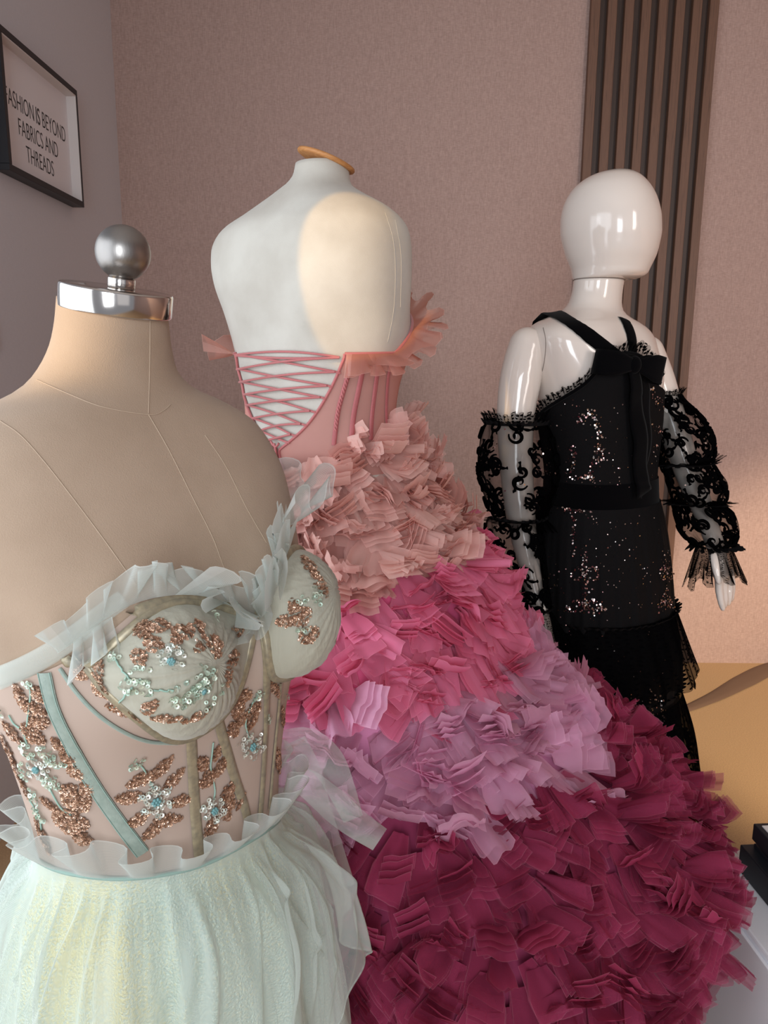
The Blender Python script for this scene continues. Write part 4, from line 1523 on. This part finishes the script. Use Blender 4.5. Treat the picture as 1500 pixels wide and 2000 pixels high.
def gstrip(pl, w, mat, name, n=40, off=.0012, th=.0016, piping=None):
    P, Q = on(bod_bvh, pl, n, off)
    o = MB().strip(P, Q, w, th).build(name, mat, gg)
    if piping:
        for s_ in (-1, 1):
            pts = []
            for i, p in enumerate(P):
                t = (P[min(i + 1, len(P) - 1)] - P[max(i - 1, 0)]).normalized()
                pts.append(p + t.cross(Q[i]).normalized() * (s_ * w * .42) + Q[i] * th * .7)
            MB().tube(pts, .0005, 5).build('stitching', piping, o)
    return o


gstrip([(88, 1312), (105, 1380), (140, 1455), (185, 1535), (235, 1608), (278, 1665)], .0125, M_msat, 'boning', piping=M_thr)
gstrip([(372, 1436), (376, 1510), (380, 1580), (388, 1672)], .0105, M_gsat, 'boning')
gstrip([(424, 1402), (440, 1460), (458, 1520), (476, 1575), (490, 1632)], .0105, M_gsat, 'boning')
gstrip([(512, 1222), (521, 1290), (520, 1360), (517, 1440), (512, 1520), (506, 1600)], .0085, M_gsat, 'boning')
gstrip([(548, 1330), (541, 1400), (533, 1480), (524, 1580)], .005, M_gsat, 'boning')
gstrip([(2, 1340), (50, 1322), (95, 1305), (140, 1290)], .0085, M_gsat, 'top_binding')
gstrip([(138, 1294), (172, 1264), (212, 1230), (262, 1198), (322, 1179), (382, 1176), (432, 1183), (470, 1196), (497, 1212), (512, 1220)], .0105, M_gsat, 'top_binding', off=.0035)
# second row of shaping under the left cup
gstrip([(118, 1304), (150, 1350), (190, 1392), (240, 1426), (290, 1446), (345, 1450)], .0035, M_msat, 'piping')
# waist seam
wpts = [FF.at(gwaist(2 * pi * k / 120), 2 * pi * k / 120, .006) for k in range(121)]
MB().tube(wpts, .0022, 8, cap=False).build('waist_seam', M_thr, gg)

# sequin flowers ------------------------------------------------------------
def seq_mat(name, c1, c2, c3, rough=.25, metal=1.0):
    m, nt, out = new_mat(name)
    p_ = N(nt, 'ShaderNodeBsdfPrincipled'); p_.inputs['Metallic'].default_value = metal; p_.inputs['Roughness'].default_value = rough
    ge = N(nt, 'ShaderNodeNewGeometry')
    nt.links.new(ramp(nt, ge.outputs['Random Per Island'], [(0, c1), (.55, c2), (1, c3)]), p_.inputs['Base Color'])
    nt.links.new(p_.outputs[0], out.inputs[0])
    return m


M_cop = seq_mat('copper_sequin', srgb(142, 104, 82), srgb(180, 140, 114), srgb(230, 200, 178), .28, .6)
M_min = seq_mat('mint_sequin', srgb(160, 180, 164), srgb(196, 212, 194), srgb(222, 230, 212), .35, .45)
M_whi = seq_mat('pearl_sequin', srgb(176, 190, 182), srgb(214, 220, 210), srgb(240, 238, 228), .25, .45)
M_blu = principled('aqua_bead', srgb(104, 150, 152), .3)
M_emb = principled('mint_embroidery', srgb(150, 182, 168), .8)
gr = random.Random(11)


def washer(m, c, n, r, k=8, hole=.36):
    u = n.orthogonal().normalized(); v = n.cross(u)
    a0 = gr.uniform(0, 1)
    o = [c + u * (r * cos(a0 + 2 * pi * i / k)) + v * (r * sin(a0 + 2 * pi * i / k)) for i in range(k)]
    i_ = [c + u * (r * hole * cos(a0 + 2 * pi * i / k)) + v * (r * hole * sin(a0 + 2 * pi * i / k)) - n * r * .18 for i in range(k)]
    m.add(o + i_, [(i, (i + 1) % k, k + (i + 1) % k, k + i) for i in range(k)])


def frame_at(x, y):
    h = hit(gall2, x, y)
    if not h: return None
    p, n = h
    d = ray(x, y)
    dd = (p - EYE).length
    u = (_R - n * _R.dot(n)).normalized(); v = n.cross(u).normalized()
    if v.dot(_U) > 0: v = -v          # v points down the picture
    return p, n, u, v, dd * .985 / FPX


def blob(x, y, L, W_, ang, r, mat, name, dens=1.0, tilt=.45, lift=.0013, dome=.0014, parent=None):
    f = frame_at(x, y)
    if not f: return
    p, n, u, v, s = f
    a = radians(ang); ax = u * cos(a) + v * sin(a); ay = -u * sin(a) + v * cos(a)
    L *= s / 2; W_ *= s / 2
    cnt = max(6, int(pi * L * W_ / (r * r * 1.9) * dens))
    m = MB()
    for i in range(cnt):
        # even spread (sunflower) with jitter
        t = sqrt((i + .5) / cnt); b = i * 2.39996 + gr.uniform(-.3, .3)
        lx = t * cos(b); ly = t * sin(b)
        taper = (1 - .45 * max(0, lx)) * (1 - .25 * max(0, -lx))
        q = p + ax * (lx * L) + ay * (ly * W_ * taper)
        # follow the cloth
        h = gall2.ray_cast(q + n * .02, -n)
        if h[0] is None: continue
        nn = h[1] if h[1].dot(n) > 0 else -h[1]
        c = h[0] + nn * (lift + dome * (1 - t * t) + gr.uniform(0, .0006))
        nd = (nn + Vector((gr.gauss(0, tilt), gr.gauss(0, tilt), gr.gauss(0, tilt))) * .8).normalized()
        if nd.dot(nn) < .25: nd = nn
        washer(m, c, nd, r * gr.uniform(.85, 1.1), 7)
    if m.v:
        return m.build(name, mat, parent or gg, False)


LEAVES = [(45, 1364, 58, 24, 70), (77, 1355, 34, 28, 45), (74, 1382, 40, 24, 20), (77, 1408, 44, 30, -20), (66, 1432, 48, 40, 30), (26, 1430, 50, 28, 30), (18, 1462, 54, 20, 60), (34, 1500, 60, 16, 72),
          (117, 1454, 34, 22, 60), (138, 1479, 40, 26, 40), (152, 1505, 46, 28, 50), (175, 1537, 38, 24, 60), (149, 1557, 58, 48, 60), (100, 1571, 40, 18, 30), (138, 1603, 60, 50, 10), (163, 1636, 34, 26, 20), (86, 1632, 66, 22, 70), (52, 1540, 40, 14, 75),
          (315, 1498, 50, 24, -40), (278, 1519, 54, 24, -15), (254, 1556, 46, 24, 10), (271, 1598, 40, 22, -30), (299, 1619, 42, 22, -35), (327, 1600, 48, 22, 15), (338, 1521, 46, 22, -35), (352, 1563, 38, 22, 10),
          (393, 1491, 32, 26, 60), (421, 1470, 28, 18, -70), (428, 1498, 38, 24, 130), (405, 1519, 40, 30, -20), (445, 1543, 42, 26, -30), (445, 1566, 38, 26, 60), (468, 1564, 30, 18, -40), (412, 1612, 44, 26, -60), (440, 1590, 30, 18, 60),
          (475, 1358, 36, 30, 45), (463, 1384, 36, 28, 120), (496, 1382, 34, 24, 60), (470, 1402, 34, 30, 0), (491, 1404, 42, 26, -50), (454, 1424, 36, 24, 70),
          (536, 1345, 100, 13, 88), (550, 1400, 60, 18, 96), (542, 1486, 80, 24, 95),
          (280, 1230, 50, 32, 60), (312, 1222, 40, 30, 0), (345, 1246, 46, 24, 80), (300, 1258, 38, 26, 30), (367, 1236, 32, 22, 90), (388, 1226, 34, 20, 60), (398, 1256, 38, 24, 90), (422, 1264, 42, 22, 80), (272, 1284, 34, 22, 40),
          (160, 1312, 34, 26, 30), (192, 1316, 34, 26, 80), (202, 1342, 44, 34, 60), (245, 1386, 64, 24, 22), (292, 1380, 42, 20, -45), (325, 1402, 54, 15, 4), (383, 1398, 52, 15, -14), (466, 1236, 42, 18, 75), (456, 1284, 46, 24, 110), (444, 1312, 36, 18, 115),
          (560, 1212, 40, 20, -10), (585, 1205, 46, 32, -35), (578, 1190, 36, 24, 60), (606, 1108, 52, 24, 62), (624, 1140, 50, 24, 72), (603, 1240, 40, 28, -30), (612, 1082, 40, 18, 60)]
for q in LEAVES:
    blob(q[0], q[1], q[2] * 1.12, q[3] * 1.18, q[4], .00135, M_cop, 'sequin_leaf', 1.5, .3)
MINTS = [(56, 1463, 40, 30, 60), (93, 1468, 36, 30, 20), (110, 1486, 40, 22, 20), (102, 1526, 40, 34, 30), (50, 1505, 38, 26, 80), (70, 1552, 36, 22, 80), (80, 1586, 36, 20, 60), (56, 1330, 30, 20, 40), (5, 1388, 26, 20, 60),
         (266, 1489, 32, 22, -30), (225, 1286, 30, 20, 30), (358, 1358, 60, 50, 20), (400, 1322, 54, 36, -40), (415, 1362, 60, 22, -50), (416, 1206, 26, 18, 60), (262, 1318, 36, 22, -60), (252, 1338, 40, 24, 20), (285, 1344, 36, 22, 60), (284, 1322, 30, 20, -20),
         (588, 1172, 24, 16, 20), (618, 1166, 34, 26, 70), (520, 1402, 26, 18, 80), (503, 1356, 26, 24, 0), (556, 1360, 40, 10, 95), (590, 1232, 26, 16, 0)]
for q in MINTS:
    blob(*q, .0021, M_min, 'sequin_petal', .8, .5, .002, .003)


def flower(x, y, R_, np_=6, mat=None):
    """five or six petals of pearl sequins around a bead centre"""
    first = None
    for k in range(np_):
        a = 2 * pi * k / np_ + .3
        o = blob(x + cos(a) * R_ * .62, y + sin(a) * R_ * .62, R_ * .85, R_ * .62, math.degrees(a), .0022, mat or M_whi, 'sequin_petal', .75, .45, .0022, .003)
        first = first or o
    f = frame_at(x, y)
    if f and first:
        p, n, u, v, s = f
        m = MB()
        for k in range(7):
            a = 2 * pi * k / 6
            rr_ = 0 if k == 6 else R_ * .17 * s
            ball(m, p + u * (rr_ * cos(a)) + v * (rr_ * sin(a)) + n * .005, .0017, 7)
        m.build('bead_centre', M_blu, gg)


for q in ((303, 1561, 34), (414, 1580, 26, 6), (487, 1456, 31, 6), (335, 1284, 26, 6), (77, 1497, 22, 6)):
    flower(*q)
flower(390, 1344, 16, 5, M_min)
# trailing embroidered stems
for pl in ([(20, 1395), (30, 1412), (45, 1425), (55, 1450)], [(55, 1330), (62, 1350), (58, 1390), (52, 1440)], [(266, 1489), (280, 1500), (300, 1540)], [(415, 1449), (412, 1475), (410, 1500), (418, 1540), (416, 1560)], [(503, 1356), (490, 1375), (478, 1410), (484, 1440)],
           [(225, 1286), (240, 1310), (262, 1330)], [(300, 1345), (340, 1350)], [(215, 1380), (230, 1375), (260, 1340)], [(100, 1540), (120, 1575), (140, 1590)], [(60, 1560), (78, 1590), (84, 1620)]):
    P, Q = on(gall2, pl, 20, .0015)
    if len(P) > 3: MB().tube(P, .0008, 5).build('embroidered_stem', M_emb, gg)

# neckline band and ruffle
P, Q = on(gall3, [(2, 1322), (60, 1296), (110, 1268), (160, 1232), (205, 1196), (240, 1172)], 40, .005)
MB().strip(P, Q, [.019 - .004 * i / 39 for i in range(len(P))], .003).build('neck_band', M_mtul, gg)
MB().strip([p - q * .001 for p, q in zip(P, Q)], Q, [.017 - .003 * i / 39 for i in range(len(P))], .001).build('neck_band', M_mtul, gg)
grr = random.Random(4)
RB = [(120, 1272), (165, 1240), (215, 1204), (260, 1182), (320, 1168), (380, 1166), (430, 1176), (475, 1192), (510, 1204), (528, 1186), (545, 1150), (556, 1115), (568, 1080)]
P, Q = on(gall3, RB, 80, .006)
up = [Vector((-.1, 0, 1)) * .8 + q * .5 for q in Q]
ruffle(P, Q, up, .036, 11, .011, grr, nv=9, sub=14, droop=.1).build('neck_ruffle', M_mruf, gg)
ruffle(P[34:], Q[34:], [Vector((.1, 0, .25)) + q * 1.0 for q in Q[34:]], .042, 5, .014, grr, nv=9, sub=16, droop=.2).build('neck_ruffle', M_mruf, gg)
ruffle(P[46:], Q[46:], [Vector((.2, 0, -.6)) + q * 1.0 for q in Q[46:]], .044, 4, .016, grr, nv=9, sub=16, droop=.2).build('neck_ruffle', M_mruf, gg)
# part of the ruffle folded down over the binding
P2, Q2 = on(gall3, [(150, 1250), (185, 1225), (220, 1205)], 20, .007)
ruffle(P2, Q2, [Vector((.15, 0, -1)) + q * .35 for q in Q2], .028, 2, .009, grr, nv=8, sub=16).build('neck_ruffle', M_mruf, gg)
# beyond the silhouette the ruffle carries on round the far side
ph0 = FF.inv(P[-1]); B_, O_, U_ = [], [], []
for i in range(20):
    ph = ph0 - (ph0 + .35) * i / 19
    z = P[-1].z + .010 + .02 * i / 19
    nn = FF.nrm(z, ph)
    B_.append(FF.at(z, ph, .008)); O_.append(Vector((0, 0, 1))); U_.append(nn + Vector((0, 0, .35)))
ruffle(B_, O_, U_, .040, 4, .014, grr, nv=8, sub=16).build('neck_ruffle', M_mruf, gg)
# mint shoulder edge behind the ruffle
P3, Q3 = on(ff_bvh, [(512, 1150), (530, 1110), (548, 1070), (566, 1035)], 24, .004)
MB().tube(P3, .0030, 8).build('piping', M_msat, gg)

# waist ruffle
B_, O_, U_ = [], [], []
for k in range(100):
    ph = 2 * pi * k / 99
    z = gwaist(ph); nn = FF.nrm(z, ph)
    B_.append(FF.at(z, ph, .007)); O_.append(nn); U_.append(Vector((0, 0, 1)) + nn * .22)
ruffle(B_, O_, U_, .044, 17, .013, grr, nv=10, sub=18).build('waist_ruffle', M_mruf, gg)

# skirt layers
M_gold, nt, out = new_mat('gold_shot_lining')
p_ = N(nt, 'ShaderNodeBsdfPrincipled'); p_.inputs['Roughness'].default_value = .36; p_.inputs['Metallic'].default_value = .4
nz = N(nt, 'ShaderNodeTexNoise', i_Scale=420.0, i_Detail=3.0); nt.links.new(coords(nt, 'Object'), nz.inputs['Vector'])
n2 = N(nt, 'ShaderNodeTexNoise', i_Scale=9.0, i_Detail=2.0); nt.links.new(coords(nt, 'Object', (1, 1, .25)), n2.inputs['Vector'])
mx = N(nt, 'ShaderNodeMix', data_type='FLOAT'); mx.inputs['Factor'].default_value = .5
nt.links.new(nz.outputs[0], mx.inputs['A']); nt.links.new(n2.outputs[0], mx.inputs['B'])
nt.links.new(ramp(nt, mx.outputs['Result'], [(.40, srgb(196, 216, 206)), (.52, srgb(226, 232, 212)), (.60, srgb(250, 236, 176))]), p_.inputs['Base Color'])
bp = N(nt, 'ShaderNodeBump', i_Strength=.9, i_Distance=.003); nt.links.new(nz.outputs[0], bp.inputs['Height']); nt.links.new(bp.outputs[0], p_.inputs['Normal'])
nt.links.new(p_.outputs[0], out.inputs[0])


def gskirt(prof, amp, folds, seed, hem=None, nz=40, n=360, off=.0, ridges=0, rh=.011):
    """prof: (t, a, bf, bb) with t = drop below the waist curve; folds grow downwards"""
    r_ = random.Random(seed)
    ph0 = [r_.uniform(0, 6.28) for _ in range(6)]
    RG = [(r_.uniform(0, 6.28), r_.uniform(-1.4, 1.4), r_.uniform(.018, .036), r_.uniform(.4, 1.0), r_.uniform(0, .05), r_.uniform(.10, .30), r_.uniform(0, 6)) for _ in range(ridges)]
    rows, uv = [], []
    L_ = prof[-1][0]
    for i in range(nz + 1):
        v = i / nz
        row = []
        for k in range(n):
            ph = 2 * pi * k / n
            end = L_ if hem is None else hem(ph)
            t = end * v
            zw = gwaist(ph) * (1 - min(1, t / .12)) + .935 * min(1, t / .12)
            _, a, bf, bb_ = crom(prof, t)
            c, q = cos(ph), sin(ph)
            g = min(1, t / .05)
            fph = ph + .10 * sin(2.3 * ph + ph0[0]) + .05 * noise.noise(Vector((cos(ph) * 2, sin(ph) * 2, t * 4 + seed)))
            s1 = sin(folds * fph + ph0[1] + t * 2.0); s2 = sin(folds * 1.62 * fph + ph0[2] - t * 3)
            w = amp * (abs(s1) ** 1.6 * (1 if s1 > 0 else -.4) * 1.0 + .5 * s2) * (.35 * g + min(1, t / .25) * .9)
            w += .0035 * g * max(0, 1 - t / .16) * (abs(sin(folds * 2.6 * fph + ph0[3] + t * 6)) ** 3 - .3)
            w += .006 * min(1, t / .15) * noise.noise(Vector((cos(ph) * 3, sin(ph) * 3, t * 8 + seed)))
            for p_, sl_, wd_, h_, t0_, t1_, q_ in RG:      # narrow standing folds of the net
                if t < t0_ * .6 or t > t0_ + t1_ * 1.3: continue
                dp = (ph - p_ - sl_ * t - .09 * sin(t * 14 + q_) + pi) % (2 * pi) - pi
                if abs(dp) < wd_ * 3:
                    w += rh * h_ * exp(-(dp / wd_) ** 2) * min(1, t / .02) * max(0, min(1, (t0_ + t1_ * 1.3 - t) / .05))
            fr_ = Vector((FOX, FOY, 0)) + FF.Fw * .043
            p0 = FF.at(max(.74, min(gwaist(ph), 1.2)), ph, .005)
            l = (a + w) * math.copysign(abs(c) ** .98, c); f = ((bf if q > 0 else bb_) + w) * q
            p1 = fr_ + FF.L * l + FF.Fw * f
            m_ = min(1, t / .06); m_ = m_ * m_ * (3 - 2 * m_)
            p = Vector((p0.x + (p1.x - p0.x) * m_, p0.y + (p1.y - p0.y) * m_, zw - t)) + FF.Fw * 0
            if m_ < 1: p += FF.nrm(gwaist(ph), ph) * (off + w * .5) * (1 - m_)
            row.append(p); uv.append((k / n, v))
        rows.append(row)
    return MB().grid(rows, True, uvs=uv)


gskirt([(0, .120, .092, .092), (.04, .132, .106, .112), (.10, .148, .126, .136), (.2, .162, .142, .154), (.4, .180, .154, .172), (.9, .22, .18, .205)], .008, 17, 1, n=300, nz=50).build('gold_lining', M_gold, gg)
gskirt([(0, .121, .094, .094), (.04, .136, .111, .117), (.10, .155, .134, .143), (.2, .172, .152, .164), (.4, .194, .167, .186), (.9, .24, .20, .225)], .010, 14, 2, n=420, nz=50, off=.002, ridges=24).build('tulle_underlayer', M_mtul2, gg)
gskirt([(0, .122, .095, .095), (.04, .140, .116, .122), (.10, .162, .142, .150), (.2, .182, .162, .174), (.4, .206, .178, .198), (.9, .255, .215, .24)], .010, 12, 3, n=420, nz=50, off=.003, ridges=24).build('tulle_overskirt', M_mtul2, gg)


def pep(ph):
    return .215 + .035 * cos(ph - 2.0) + .020 * sin(5 * ph + .6) + .012 * sin(9 * ph + 2)


pe = gskirt([(0, .123, .096, .096), (.03, .140, .116, .122), (.08, .164, .144, .152), (.15, .184, .166, .174), (.28, .204, .186, .194)], .017, 8, 4, hem=pep, n=540, nz=44, off=.004, ridges=30, rh=.015)
pe.build('peplum', M_mtul, gg)
n_ = 540
hemp = pe.v[44 * n_:45 * n_]
MB().tube(hemp + [hemp[0]], .0009, 5, cap=False).build('peplum_hem', M_mtul, gg)

# loose tulle sash folded out to the right of the waist
def sash(pl, widths, Yv, bulge, name='tulle_sash', plies=1):
    m = MB()
    for s_ in range(plies):
        rows = []
        q = path([(x, y, 0) for x, y in pl], 26)
        wq = path([(i, w, 0) for i, w in enumerate(widths)], 26)
        for i in range(26):
            t = q[min(i + 1, 25)] - q[max(i - 1, 0)]; t.normalize()
            nx, ny = -t.y, t.x
            row = []
            for j in range(9):
                e = j / 4 - 1
                x = q[i].x + nx * e * wq[i].y / 2; y = q[i].y + ny * e * wq[i].y / 2
                Y = Yv + (.012 if s_ else -.012) * (1 - e * e) * min(1, i / 8) + bulge * sin(i * .18) * .02 + .006 * sin(i * .5 + e * 2)
                row.append(at(x, y, Y))
            rows.append(row)
        m.grid(rows)
    return m.build(name, M_mtul, gg)


sash([(566, 1520), (600, 1530), (640, 1562), (690, 1605), (742, 1640)], [50, 62, 64, 56, 50], .80, 1)
sash([(560, 1470), (600, 1462), (640, 1490), (668, 1545), (690, 1600)], [90, 84, 70, 54, 40], .83, .5)
sash([(568, 1450), (590, 1500), (610, 1570), (640, 1650), (672, 1735)], [60, 70, 70, 56, 46], .84, .5)
MB().tube([(FOX + .03, FOY - .02, .70), (FOX + .03, FOY - .02, .69)], .004, 6).build('hanging_loop', M_msat, gg)
